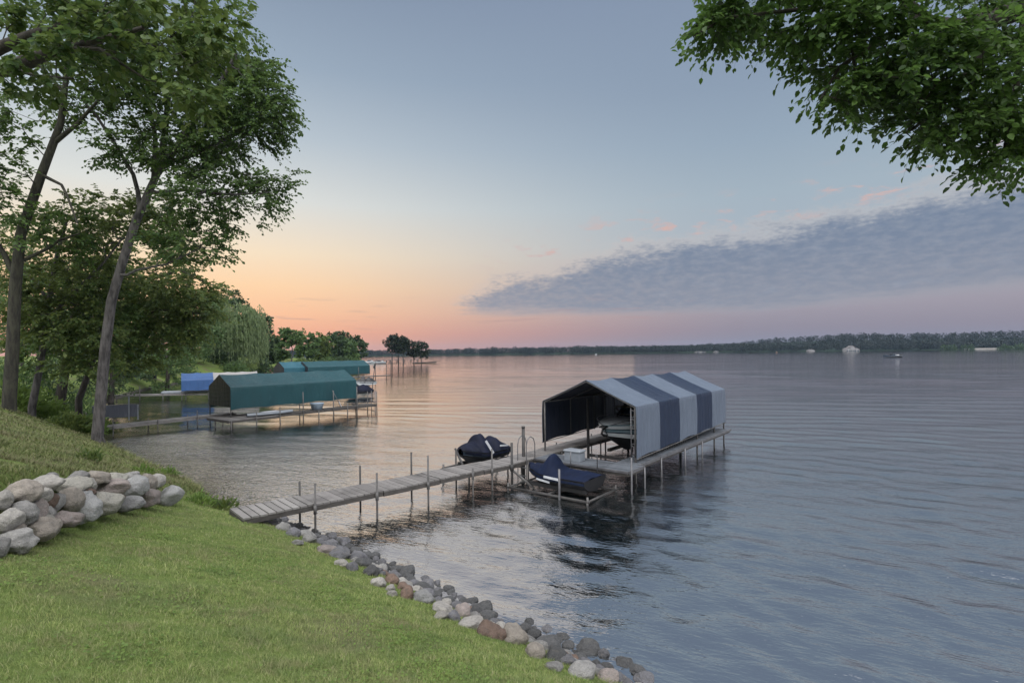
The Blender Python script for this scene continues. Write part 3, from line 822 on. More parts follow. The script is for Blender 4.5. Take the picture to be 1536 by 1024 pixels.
pB = D(14, 615, 19)
B_l = [ground_start(pxpath([(14, 600), (19, 520), (23, 430), (31, 352), (62, 262), (80, 215), (91, 185), (97, 140), (101, 92), (108, 30)], 19, 18.6, .21, .055)),
       pxpath([(80, 215), (104, 200), (128, 172), (148, 150), (190, 150)], 18.9, 18.4, .09, .03),
       pxpath([(66, 255), (84, 262), (100, 292), (116, 335)], 18.9, 18.4, .07, .03),
       pxpath([(24, 420), (6, 380), (-20, 340)], 19, 18.6, .12, .05),
       pxpath([(26, 400), (55, 385), (90, 360), (120, 350)], 19, 19.2, .08, .03),
       pxpath([(97, 140), (70, 110), (40, 80), (10, 60)], 18.7, 18.2, .06, .03)]
B_blob = [(55, 120, 18.6, 90, 60, 1.8, 110), (140, 120, 18.6, 70, 45, 1.4, 60), (8, 265, 17.8, 34, 48, .9, 30), (70, 345, 19.2, 70, 42, 1.6, 50), (-60, 250, 18.6, 70, 150, 2, 60), (120, 30, 18.8, 110, 50, 2, 90), (0, 190, 18.4, 50, 35, 1.2, 26)]
make_tree('tall_tree', 'tall dark trunked tree with a crooked stem at the far left of the bank', None, (pB.x, pB.y, gz1(pB.x, pB.y)), B_l, B_blob, 'leaf_linden', 'bark_moss', 2, T=5, K=8, spread=.55, L=.135, W=.1, sides=(12, 5), thin=.55, cut=-.12)

pC = D(47, 628, 22)
C_l = [ground_start(pxpath([(48, 610), (58, 560), (68, 500), (75, 440), (86, 380), (100, 330)], 22, 22, .14, .06)),
       pxpath([(70, 480), (110, 440), (150, 400), (190, 350)], 22, 21.4, .08, .03), pxpath([(74, 450), (50, 420), (30, 400)], 22, 21.6, .06, .03)]
C_blob = [(105, 395, 22, 95, 78, 2.4, 150), (60, 470, 21.6, 62, 55, 1.8, 80), (165, 330, 21.6, 90, 42, 2, 75), (120, 490, 21.4, 62, 52, 1.6, 80), (120, 545, 21.2, 55, 22, 1, 22), (225, 320, 22, 60, 40, 1.6, 40)]
make_tree('slender_tree', 'slender grey trunked tree with low dense leaves, second trunk left of the leaning tree', None, (pC.x, pC.y, gz1(pC.x, pC.y)), C_l, C_blob, 'leaf_olive', 'bark_grey', 3, T=5, K=9, spread=.6, L=.15, W=.115)

pD = D(88, 612, 25)
D_l = [ground_start(pxpath([(90, 600), (97, 560), (102, 520), (110, 470)], 25, 25, .22, .1)), pxpath([(100, 530), (140, 490), (165, 450)], 25, 24.4, .1, .04)]
D_blob = [(135, 450, 25, 75, 70, 2.2, 100), (75, 520, 25, 50, 45, 1.6, 45), (175, 500, 24, 35, 48, 1.4, 36)]
make_tree('stocky_tree', 'stocky short trunked tree in shade between slender tree and leaning tree', None, (pD.x, pD.y, gz1(pD.x, pD.y)), D_l, D_blob, 'leaf_linden', 'bark_brown', 4, T=5, K=9, spread=.6, L=.16, W=.12)

pE = D(116, 616, 27)
E_l = [ground_start(pxpath([(118, 600), (131, 565), (142, 530), (160, 480), (182, 425)], 27, 27, .16, .08)),
       pxpath([(160, 480), (190, 450), (225, 420), (270, 405), (310, 425)], 27, 26, .09, .03), pxpath([(150, 510), (190, 480), (240, 465), (300, 470)], 27, 25.6, .08, .03)]
E_blob = [(215, 425, 27, 68, 55, 2.4, 120), (275, 440, 26, 52, 42, 2, 75), (305, 445, 25.6, 25, 30, 1, 24), (240, 380, 27, 72, 38, 2, 75), (160, 420, 27, 60, 50, 2, 60), (285, 480, 26, 40, 30, 1.6, 36), (235, 490, 26, 62, 45, 2, 95), (203, 535, 25.4, 22, 26, .9, 22), (265, 505, 25.6, 26, 26, 1, 20), (170, 470, 27, 50, 60, 2, 60)]
make_tree('arching_tree', 'tree with arching low limbs drooping yellow green leaves over the bay', None, (pE.x, pE.y, gz1(pE.x, pE.y)), E_l, E_blob, 'leaf_olive', 'bark_brown', 5, T=5, K=9, spread=.65, L=.16, W=.12, thin=.5, cut=-.25)

# overhanging limb entering at the upper left, trunk just outside the view
F_l = [ground_start([(-10.9, 6.2, 4.0, .3), (-11.0, 6.6, 7.0, .24)], .2) + [tuple(D(-150, 120, 8.4)) + (.17,), tuple(D(-40, 108, 8.4)) + (.14,), tuple(D(15, 103, 8.4)) + (.12,), tuple(D(70, 82, 8.4)) + (.09,), tuple(D(130, 66, 8.4)) + (.06,), tuple(D(215, 42, 8.3)) + (.03,)],
       pxpath([(-60, 105), (0, 72), (50, 52), (110, 36), (150, 10)], 8.4, 8.7, .11, .04), pxpath([(105, 72), (150, 74), (185, 98), (215, 116)], 8.4, 8.0, .035, .015), pxpath([(15, 103), (60, 115), (110, 118)], 8.4, 8.1, .04, .015)]
F_blob = [(70, 22, 8.5, 120, 42, 1.1, 64), (200, 45, 8.4, 90, 42, 1.0, 58), (285, 35, 8.3, 62, 40, .8, 36), (315, 70, 8.2, 40, 30, .5, 15), (255, 100, 8.1, 70, 28, .7, 26), (150, 100, 8.2, 70, 26, .8, 26), (60, 110, 8.2, 70, 28, .8, 26), (180, -50, 8.6, 190, 45, 1.4, 70), (290, 140, 8.0, 28, 24, .4, 9)]
make_tree('overhanging_tree', 'tree whose heavy dark limb reaches in over the upper left with bright green leaves', None, (-10.9, 6.2, gz1(-10.9, 6.2)), F_l, F_blob, 'leaf_bright', 'bark_brown', 6, T=4, K=7, spread=.36, L=.12, W=.09, rtwig=.004, nmain=2, sides=(10, 5), step=.25, tw=.0025, dens=1.0, thin=1.3, cut=-.16)

# overhanging branch at the upper right
gb = (5.3, 1.0)
G_l = [[(gb[0], gb[1], gz1(*gb) - .2, .34), (5.5, 1.4, 3.5, .26), (5.9, 2.6, 6.4, .2), (6.0, 4.2, 7.6, .16)] + [tuple(D(1600, -10, 5.9)) + (.13,), tuple(D(1510, 22, 5.9)) + (.11,), tuple(D(1440, 42, 5.8)) + (.09,), tuple(D(1395, 34, 5.7)) + (.06,), tuple(D(1350, -5, 5.6)) + (.04,), tuple(D(1230, -40, 5.7)) + (.025,)],
       pxpath([(1480, 32), (1470, 80), (1440, 130), (1400, 170), (1360, 200)], 5.8, 5.6, .05, .012),
       pxpath([(1380, 22), (1320, 60), (1260, 100), (1230, 150)], 5.7, 5.5, .035, .01), pxpath([(1330, -15), (1240, 10), (1150, 20), (1080, 30), (1040, 55)], 5.6, 5.6, .03, .008),
       pxpath([(1540, 10), (1530, 90), (1520, 170), (1500, 250)], 5.9, 5.6, .05, .012)]
G_blob = [(1125, 25, 5.7, 80, 38, .5, 34), (1070, 50, 5.6, 38, 40, .3, 14), (1050, 68, 5.6, 18, 14, .15, 4), (1180, 55, 5.6, 60, 48, .5, 28), (1255, 85, 5.6, 85, 72, .7, 58), (1245, 165, 5.5, 36, 26, .3, 11), (1315, 150, 5.5, 78, 50, .6, 42),
          (1390, 105, 5.6, 105, 92, .8, 74), (1450, 185, 5.6, 80, 55, .6, 44), (1395, 218, 5.5, 42, 20, .3, 12), (1500, 215, 5.6, 50, 45, .5, 26), (1500, 262, 5.5, 38, 22, .3, 11), (1510, 70, 5.8, 80, 80, .8, 46), (1300, -70, 5.8, 280, 70, 1.2, 110), (1340, 215, 5.5, 25, 18, .2, 5), (1590, 200, 5.7, 60, 120, .7, 40)]
G_blob = [(a + 14, b - 26, *r) for a, b, *r in G_blob]
make_tree('shade_tree', 'tree with dark leafy branch hanging down over the upper right of the lake', None, (gb[0], gb[1], gz1(*gb)), G_l, G_blob, 'leaf_overhang', 'bark_brown', 7, T=5, K=7, spread=.24, L=.078, W=.05, rtwig=.0035, nmain=1, step=.15, droop=.5, fan=1.6, tw=.002, thin=1.6, cut=-.36, dens=1.3)

# ---- shrubs and weeds
def make_bush(name, label, group, c, r, mat, seed, n=900, L=.12, W=.05, cat='shrub', stems=7, upright=.5):
    rng = np.random.default_rng(seed)
    base = (c[0], c[1], gz1(c[0], c[1]) - .03)
    root = empty(name, base, 0, label, cat, group)
    u = unit(rng.normal(size=(n, 3))); u[:, 2] = np.abs(u[:, 2])
    lump = 1 + .3 * np.sin(u[:, 0] * 5 + seed) * np.cos(u[:, 1] * 4 + seed * 2)
    p = u * (rng.uniform(.25, 1, (n, 1)) ** .55) * np.array(r) * lump[:, None]
    ax = unit(p + np.array([0, 0, r[2] * upright])) + rng.normal(0, .4, (n, 3))
    nr = np.array([0, 0, .6]) + rng.normal(0, .6, (n, 3))
    s = rng.uniform(.6, 1.25, n)
    mb = MB()
    for i in range(stems):
        a = rng.uniform(0, 6.28); q = np.array([math.cos(a) * r[0] * .6, math.sin(a) * r[1] * .6, r[2] * rng.uniform(.6, .9)])
        mb.tube([(0, 0, 0), q * .5 + np.array([0, 0, .1 * r[2]]), q], [.012, .008, .004], 4, False)
    mb.build('stem', 'bark_brown', root)
    leaves_mesh('foliage', p, ax, nr, L * s, W * s, mat, root, True)
    return root

_g = 'leafy shrubs along the near bank'
for i, (px, t, rx, rz, n, m, lab) in enumerate([
    (20, 22.5, 1.1, 1.1, 1500, 'leaf_shrub', 'bright green weedy shrub at the foot of the tall dark trunk'),
    (68, 24, .9, .9, 1100, 'leaf_shrub', 'low light green shrub between the slender trunk and the stocky trunk'),
    (100, 21.5, .9, .6, 1000, 'leaf_olive', 'low olive weeds on the bank in front of the stocky trunk'),
    (128, 23, .8, .8, 1000, 'leaf_shrub', 'light green shrub just left of the leaning grey trunk'),
    (150, 27.5, 1.0, 1.1, 900, 'leaf_olive', 'olive shrub at the shore behind the leaning grey trunk'),
    (5, 28, 1.6, 2.2, 1500, 'leaf_mid', 'tall green shrub in shade at the left edge behind the trunks'),
    (60, 30, 1.8, 2.6, 1600, 'leaf_dark', 'tall dark shrub behind the slender trunk'),
    (112, 31, 1.5, 2.0, 1400, 'leaf_mid', 'rounded green shrub behind the arching tree\'s trunk')]):
    k = (px - CX) / F
    make_bush('shrub', lab, _g, (k * t, t), (rx, rx, rz), m, 30 + i, n, .2, .08)
_g = 'weed tufts near the boulder wall'
for i, (px, py, z, r, h, n, lab) in enumerate([
    (132, 703, 1.75, .2, .2, 120, 'tall weed tuft behind the middle of the boulder wall'),
    (300, 735, .9, .3, .22, 200, 'weed tuft on the bank just past the right end boulder'),
    (335, 752, .6, .28, .2, 180, 'weed tuft beside the shore end of the dock'),
    (215, 705, 1.3, .24, .18, 120, 'small weed tuft above the right end of the boulder wall'),
    (395, 768, .35, .2, .16, 110, 'weed tuft under the dock\'s shore end'),
    (250, 700, .8, .3, .2, 150, 'weed tuft on the bank edge above the lake')]):
    q = P(px, py, z)
    make_bush('weed_tuft', lab, _g, (q.x, q.y), (r, r, h), 'leaf_shrub' if i % 2 else 'leaf_olive', 60 + i, n, .13, .035, 'weed', 4, 1.6)
# clover patches and a few fallen leaves in the lawn
def lawn_bits():
    rng = np.random.default_rng(21)
    cs = []
    for _ in range(46):
        t = 2.6 * (11 / 2.6) ** rng.uniform(); a = math.radians(rng.uniform(-48, 18)); cs.append((math.tan(a) * t, t, rng.uniform(.08, .32)))
    x, y = [], []
    for a, b, r in cs:
        m = int(900 * r); x += list(a + rng.normal(0, r, m)); y += list(b + rng.normal(0, r, m))
    x, y = np.array(x), np.array(y); k = (sdist(x, y) > .5) & (wallq(x, y) < .1); x, y = x[k], y[k]
    n = len(x); z = gz(x, y) + rng.uniform(.012, .035, n)
    ax = rng.normal(size=(n, 3)) * (1, 1, .2); nr = np.array([0, 0, 1.0]) + rng.normal(0, .3, (n, 3))
    o = leaves_mesh('clover', np.stack([x, y, z], -1), ax, nr, rng.uniform(.014, .028, n), rng.uniform(.014, .026, n), 'leaf_shrub', None, True)
    tag(o, 'clover and small weeds scattered through the lawn', None, None, 'stuff')
lawn_bits()
# ------------------------------------------------------------------ trees across the bay
def far_tree(name, label, group, px, top, base_y, wpx, t, mat, seed, n=60, per=46, shape='round', trunk_vis=.15, bark_='bark_brown', Lf=None):
    rng = np.random.default_rng(seed)
    q = D(px, base_y, t); x, y = q.x, q.y
    z0 = gz1(x, y)
    zt = D(px, top, t).z; H = zt - z0; w = wpx / F * t
    root = empty(name, (x, y, z0), 0, label, 'tree', group)
    pts = []
    for _ in range(n):
        while True:
            u = rng.uniform(-1, 1, 3)
            if shape == 'cone':
                if u[0] ** 2 + u[1] ** 2 < ((1 - u[2]) / 2) ** 2 + .02: break
            elif (u ** 2).sum() < 1 and (u ** 2).sum() > rng.uniform(0, .5): break
        zc = trunk_vis + (1 - trunk_vis) * (u[2] * .5 + .5)
        pts.append((u[0] * w / 2 * .88, u[1] * w / 2 * .88, H * (zc * .93 + .02)))
    pts = np.array(pts)
    path = [[(0, 0, -.3, .035 * H * .6), (rng.normal(0, .02) * H, 0, H * .3, .022 * H * .6), (rng.normal(0, .04) * H, rng.normal(0, .03) * H, H * .62, .008 * H)]]
    Pn, lines, R, dirs, ntr = grow(path, pts, rng, H * .09, .012)
    tube_mesh(Pn, lines, R, rng, 1, (8, 4)).build('trunk', bark_, root)
    Lf = Lf or max(.16, t * .0045)
    sp = (w * H * .5 / n) ** .5 * .55
    ps, ax, nr, l, ww = crown_leaves(pts, dirs, rng, per, sp, Lf, Lf * .75, .5, .1)
    leaves_mesh('crown', ps, ax, nr, l, ww, mat, root, False)
    return root

_g = 'trees on the far side of the bay'
FT = [
 (400, 506, 556, 26, 104, 'leaf_dark', 50, 'round', 'low dark tree beside the right edge of the willow'),
 (422, 510, 554, 24, 112, 'leaf_mid', 44, 'round', 'low green tree left of the visible pale trunk'),
 (62, 380, 590, 130, 38, 'leaf_mid', 130, 'round', 'deep green tree directly behind the slender trunk'),
 (165, 400, 585, 110, 44, 'leaf_dark', 130, 'round', 'deep shaded tree seen right behind the leaning trunk'),
 (250, 432, 570, 100, 60, 'leaf_mid', 120, 'round', 'full green tree behind the arching limbs'),
 (30, 300, 575, 120, 48, 'leaf_mid', 150, 'round', 'broad green tree behind the tall dark trunk at the left edge'),
 (110, 415, 580, 110, 52, 'leaf_mid', 120, 'round', 'wide green tree behind the stocky trunk across the water'),
 (225, 420, 562, 90, 78, 'leaf_mid', 90, 'round', 'green tree on the far lawn behind the drooping yellow green leaves'),
 (292, 424, 556, 84, 86, 'leaf_mid', 100, 'round', 'rounded green tree just left of the willow'),
 (340, 424, 556, 66, 122, 'leaf_dark', 90, 'round', 'tallest dark tree rising behind the willow'),
 (362, 446, 556, 50, 135, 'leaf_dark', 80, 'round', 'dark tree filling in behind the willow crown'),
 (318, 434, 556, 60, 105, 'leaf_mid', 90, 'round', 'full green tree at the left shoulder of the willow'),
 (388, 463, 556, 48, 150, 'leaf_dark', 90, 'round', 'dark narrow tree just right of the willow top'),
 (413, 502, 552, 26, 150, 'leaf_dark', 34, 'round', 'small dark thin tree in the dip between willow and lone trunked tree'),
 (437, 486, 549, 34, 120, 'leaf_mid', 60, 'tall', 'green topped tree with a visible pale trunk behind the teal canopies'),
 (460, 493, 549, 40, 138, 'leaf_mid', 50, 'round', 'bushy green tree right of the visible pale trunk'),
 (481, 498, 548, 38, 150, 'leaf_olive', 50, 'round', 'olive round tree behind the far teal canopies'),
 (500, 496, 546, 42, 175, 'leaf_dark', 55, 'round', 'dark round tree in the middle of the far point'),
 (515, 494, 545, 36, 185, 'leaf_dark', 50, 'round', 'darkest peaked tree on the far point'),
 (523, 507, 545, 32, 178, 'leaf_mid', 40, 'round', 'pale green low tree in front of the far point trees'),
 (536, 499, 543, 30, 200, 'leaf_dark', 50, 'round', 'last dark tree at the tip of the far point'),
]
for i, (px, top, by, w, t, m, n, sh, lab) in enumerate(FT):
    far_tree('tree', lab, _g, px, top, by, w, t, m, 100 + i, n, 60 if n > 80 else 50, 'round', .42 if sh == 'tall' else 0.0, 'bark_grey' if sh == 'tall' else 'bark_brown')
far_tree('conical_tree', 'small dark cone shaped tree on the far lawn behind the leaning trunk', None, 199, 528, 560, 18, 66, 'leaf_dark', 130, 40, 40, 'cone', .05)
far_tree('sapling', 'thin young tree on the far lawn left of the blue canopy', None, 280, 522, 556, 22, 76, 'leaf_mid', 131, 16, 30, 'round', .5)
_g = 'dark trees standing in the water off the point'
for i, (px, top, w, t, n, lab) in enumerate([
    (588, 501, 26, 199, 40, 'leftmost dark tree standing at the water off the point'),
    (598, 498, 26, 201, 42, 'tallest dark tree standing at the water off the point'),
    (605, 503, 20, 198, 30, 'dark tree leaning against the tallest one off the point'),
    (621, 508, 24, 203, 34, 'dark tree with gaps in its crown off the point'),
    (634, 510, 22, 200, 32, 'rightmost low dark tree off the point')]):
    far_tree('water_tree', lab, _g, px, top, 545, w, t, 'leaf_blackgreen', 140 + i, n, 34, 'round', .4, 'post_dark', .75)

_g = 'bushes along the far bank'
for i, (px, t, r, h, m, lab) in enumerate([
    (332, 92, 2.2, 2.4, 'leaf_dark', 'dark bush under the left side of the willow'),
    (352, 90, 2.4, 2.0, 'leaf_mid', 'light green round bush in front of the willow'),
    (398, 96, 2.6, 3.2, 'leaf_dark', 'dark bush right of the willow'),
    (412, 94, 1.8, 2.6, 'leaf_dark', 'dark bush speckled with pale pink beside the far teal canopy'),
    (452, 118, 2.2, 2.2, 'leaf_olive', 'light olive bush behind the far teal canopy'),
    (520, 190, 3.4, 3.0, 'leaf_shrub', 'bright green bush near the tip of the far point'),
    (180, 60, 2.0, 1.4, 'leaf_shrub', 'bright green waterside bush right of the leaning trunk'),
    (208, 66, 2.6, 1.6, 'leaf_olive', 'olive waterside bush below the far lawn'),
    (236, 72, 2.0, 1.5, 'leaf_shrub', 'small green waterside bush left of the blue canopy'),
    (255, 80, 2.4, 1.8, 'leaf_mid', 'dark green bush on the far bank beside the blue canopy'),
    (446, 112, 3, 2.6, 'leaf_mid', 'green bush below the visible pale trunk behind the teal canopies'), (472, 126, 3.5, 2.8, 'leaf_dark', 'dark bush between the bushy trees behind the teal canopies'), (490, 142, 3.6, 2.6, 'leaf_mid', 'low green bush below the dark round point tree'), (507, 160, 4, 3.2, 'leaf_dark', 'dark bush below the darkest peaked point tree'), (530, 185, 4, 3.2, 'leaf_mid', 'green bush under the last dark tree of the point'),
    (176, 90, 4.0, 3.4, 'leaf_mid', 'large green bush at the back of the far lawn'),
    (245, 96, 4.0, 4.2, 'leaf_dark', 'tall dark bush at the back of the far lawn')]):
    k = (px - CX) / F
    make_bush('bush', lab, _g, (k * t, t), (r, r, h), m, 160 + i, 1100, .35, .26)
    if i == 3:
        rng = np.random.default_rng(5); nn = 70
        root = bpy.data.objects[[o.name for o in bpy.data.objects if o.get('label') == lab][0]]
        u = unit(rng.normal(size=(nn, 3))); u[:, 2] = abs(u[:, 2])
        leaves_mesh('blossom', u * np.array([r, r, h]), u, rng.normal(size=(nn, 3)), np.full(nn, .35), np.full(nn, .3), 'flower_pink', root, False)

# the weeping willow
def willow():
    rng = np.random.default_rng(77)
    t = 96.0; x = (352 - CX) / F * t
    z0 = gz1(x, t); k = t / F
    root = empty('willow_tree', (x, t, z0), 0, 'weeping willow with long pale green hanging strands by the far bank', 'tree')
    H = D(352, 446, t).z - z0; W = 92 * k
    pts = []
    for _ in range(85):
        u = unit(rng.normal(size=3)); u[2] = abs(u[2])
        r = rng.uniform(.55, 1)
        pts.append((u[0] * W / 2 * r * .9, u[1] * W / 2 * r * .8, H * (.45 + .53 * u[2] * r)))
    pts = np.array(pts)
    Pn, lines, R, dirs, ntr = grow([[(0, 0, -.3, .55), (.3, 0, H * .2, .45), (.2, .1, H * .5, .22)]], pts, rng, 1.0, .03)
    tube_mesh(Pn, lines, R, rng, 1, (8, 4)).build('trunk', 'bark_brown', root)
    c, a, nn = [], [], []
    for p in pts:
        for _ in range(10):
            q = p + rng.normal(0, .9, 3) * (1, 1, .5)
            rad = math.hypot(q[0], q[1]) / (W / 2)
            ln = min(q[2] - .4, rng.uniform(.35, .9) * H * (.35 + .4 * rad))
            d = np.array([q[0], q[1], 0]) / (np.hypot(q[0], q[1]) + .1)
            m = int(max(4, ln / .3)); sw = rng.normal(0, .12, 2)
            for j in range(m):
                f = j / m
                c.append(q + d * .8 * math.sin(min(1, f * 2.2) * PI / 2) + np.array([sw[0] * f * 2, sw[1] * f * 2, -ln * f + .5 * math.sin(f * 6)]))
                a.append((rng.normal(0, .25), rng.normal(0, .25), -1)); nn.append((rng.normal(), rng.normal(), .2))
    c, a, nn = map(np.array, (c, a, nn)); n = len(c)
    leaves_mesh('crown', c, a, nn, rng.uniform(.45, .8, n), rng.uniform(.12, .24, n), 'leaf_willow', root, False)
    pts2 = pts[rng.uniform(size=len(pts)) < .5] * (.75, .75, .85)
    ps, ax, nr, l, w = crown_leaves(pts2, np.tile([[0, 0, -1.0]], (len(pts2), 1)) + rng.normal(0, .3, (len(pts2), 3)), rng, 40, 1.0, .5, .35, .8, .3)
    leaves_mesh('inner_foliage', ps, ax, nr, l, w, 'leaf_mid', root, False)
willow()

# wooded far shore, one mass of crowns
def far_woods():
    rng = np.random.default_rng(9)
    n = 16000
    px = rng.uniform(-60, 1640, n); x = []; pos = []; hs = []
    t = rng.uniform(520, 1150, n)
    X = (px - CX) / F * t
    d = sdist(X, t)
    k = (d > 2) & (d < 190) & (rng.uniform(size=n) < np.exp(-d / 60) + np.where(X > 200, .45, .2))
    X, t, d = X[k], t[k], d[k]
    # extra front row
    xf, tf = [], []
    for a, b in [((-300, 845), (-124, 834)), ((-124, 834), (323, 770)), ((323, 770), (602, 650)), ((602, 650), (760, 560))]:
        L = math.hypot(b[0] - a[0], b[1] - a[1]); m = int(L / 4.2)
        f = rng.uniform(size=m); xf += list(a[0] + (b[0] - a[0]) * f); tf += list(a[1] + (b[1] - a[1]) * f + rng.uniform(3, 16, m))
    X = np.concatenate([X, xf]); t = np.concatenate([t, tf])
    Z = gz(X, t)
    V, A, Nn, Ls = [], [], [], []
    for i in range(len(X)):
        h = rng.uniform(7.0, 10.5) * (1.0 + .22 * hnoise(X[i], 0, .013, 2.)) * (1.3 if rng.uniform() < .015 else 1)
        if X[i] < -40: h *= .85
        w = h * rng.uniform(.4, .65)
        m = 80
        u = unit(rng.normal(size=(m, 3))) * rng.uniform(.5, 1, (m, 1)) ** .5
        V.append(u * (w, w, h * .52) + (X[i], t[i], Z[i] + h * .5)); A.append(rng.normal(size=(m, 3))); Nn.append(rng.normal(size=(m, 3)) + (0, -.4, .5)); Ls.append(rng.uniform(.6, 1.35, m) * (h / 8))
    V, A, Nn, Ls = map(np.concatenate, (V, A, Nn, Ls))
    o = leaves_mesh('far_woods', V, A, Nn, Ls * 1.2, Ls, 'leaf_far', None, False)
    tag(o, 'distant dark wooded shore across the lake', None, None, 'stuff')
far_woods()

# light green bushes at the right end of the far shore
for i, (px, t, r, h) in enumerate([(1423, 668, 9, 7), (1450, 662, 8, 6), (1509, 640, 8, 6), (1530, 634, 9, 7)]):
    lab = ['pale green round bush, left one of the pair before the tan seawall', 'low pale bush at the far shore touching the left end of the tan seawall', 'pale bush at the right end of the tan seawall', 'pale bush at the far right edge of the distant shore'][i]
    k = (px - CX) / F
    make_bush('far_bush', lab, 'pale bushes on the distant shore', (k * t, t), (r, r, h), 'leaf_dark', 190 + i, 380, 2.0, 1.6)

# ---- houses on the far shore
def house(label, px, t, w, h, roofs, z_off=0.0, ry=0.0):
    x = (px - CX) / F * t; z = gz1(x, t) + z_off
    root = empty('house', (x, t, z), ry, label, 'house', 'houses on the distant shore')
    body = MB(); roof = MB()
    for (cx, ww, hh, dd, rh) in roofs:
        body.box((cx, 0, hh / 2 - 1), (ww, dd, hh + 2))
        body.add([(cx - ww / 2, -dd / 2, hh), (cx + ww / 2, -dd / 2, hh), (cx, -dd / 2, hh + rh)], [(0, 1, 2)])
        o_ = .5
        roof.add([(cx - ww / 2 - o_, -dd / 2 - .6, hh - .2), (cx, -dd / 2 - .6, hh + rh), (cx, dd / 2 + .6, hh + rh), (cx - ww / 2 - o_, dd / 2 + .6, hh - .2),
                  (cx + ww / 2 + o_, -dd / 2 - .6, hh - .2), (cx + ww / 2 + o_, dd / 2 + .6, hh - .2)], [(0, 1, 2, 3), (1, 4, 5, 2)])
    body.build('wall', 'house_white', root)
    roof.build('roof', 'roof_grey', root, .3)
    for (cx, ww, hh, dd, rh) in roofs:
        nfl = max(1, int(hh // 2.8))
        for f in range(nfl):
            for s in (-.25, .25):
                wb = MB(); wb.box((cx + s * ww, -dd / 2 - .04, 1.4 + f * 2.8), (ww * .26, .1, 1.5)); wb.build('window', 'hull_line', root)
    return root
house('large white gabled house among trees on the distant right shore', 1276, 682, 20, 8, [(-5, 6.5, 3, 7, 2), (0, 5.5, 5.5, 8, 2.2), (5.6, 7, 3, 7, 1.8)], 1.5)
house('small pale low house on the distant shore left of the gabled house', 1216, 704, 8, 4, [(0, 8, 3.5, 6, 1.5)], 0)
house('long low pale boathouse at the water far beyond the striped canopy', 1050, 772, 14, 3, [(0, 15, 2.4, 5, 1.0)], -.3)
house('tiny pale boathouse at the water behind the striped canopy ridge', 1074, 768, 6, 3, [(0, 6, 2.6, 5, 1.0)], -.3)
sw = MB(); sw.box((0, 0, .7), (42, .8, 2.0)); sw.box((0, 0, 1.85), (42.4, 1.1, .3))
q = D(1478, 523, 655); o = sw.build('seawall', 'concrete'); o.location = (q.x, 655, 0); o.rotation_euler = (0, 0, -.42)
tag(o, 'long low tan seawall on the distant right shore', 'seawall')
# ------------------------------------------------------------------ boulders and shore stones
def stone_mesh(seed, sub=3, facets=6, rough=.10):
    rng = random.Random(seed)
    bm = bmesh.new(); bmesh.ops.create_icosphere(bm, subdivisions=sub, radius=1)
    pl = []
    for _ in range(facets):
        n = Vector((rng.gauss(0, 1), rng.gauss(0, 1), rng.gauss(0, 1))).normalized(); pl.append((n, rng.uniform(.6, .88)))
    off = Vector((rng.uniform(-50, 50), rng.uniform(-50, 50), rng.uniform(-50, 50)))
    for v in bm.verts:
        c = v.co.copy()
        for n, d in pl:
            k = c.dot(n) - d
            if k > 0: c -= n * k * .82
        r = 1 + rough * mnoise.noise(c * 1.6 + off) * 1.5 + rough * .4 * mnoise.noise(c * 4.5 + off) + rough * .16 * mnoise.noise(c * 11 + off)
        v.co = c * r
    for f in bm.faces: f.smooth = True
    me = bpy.data.meshes.new('stone'); bm.to_mesh(me); bm.free()
    return me
BASES = [stone_mesh(200 + i, 4, 4 + i % 4, .10 + .03 * (i % 3)) for i in range(14)]
for me in BASES: me.materials.append(MATS['stone_grey'])
def put_stone(name, label, cat, group, loc, size, rot, mat, k):
    o = bpy.data.objects.new(name, BASES[k % len(BASES)]); link(o)
    o.location = loc; o.scale = size; o.rotation_euler = rot
    o.material_slots[0].link = 'OBJECT'; o.material_slots[0].material = MATS[mat]
    tag(o, label, cat, group); return o

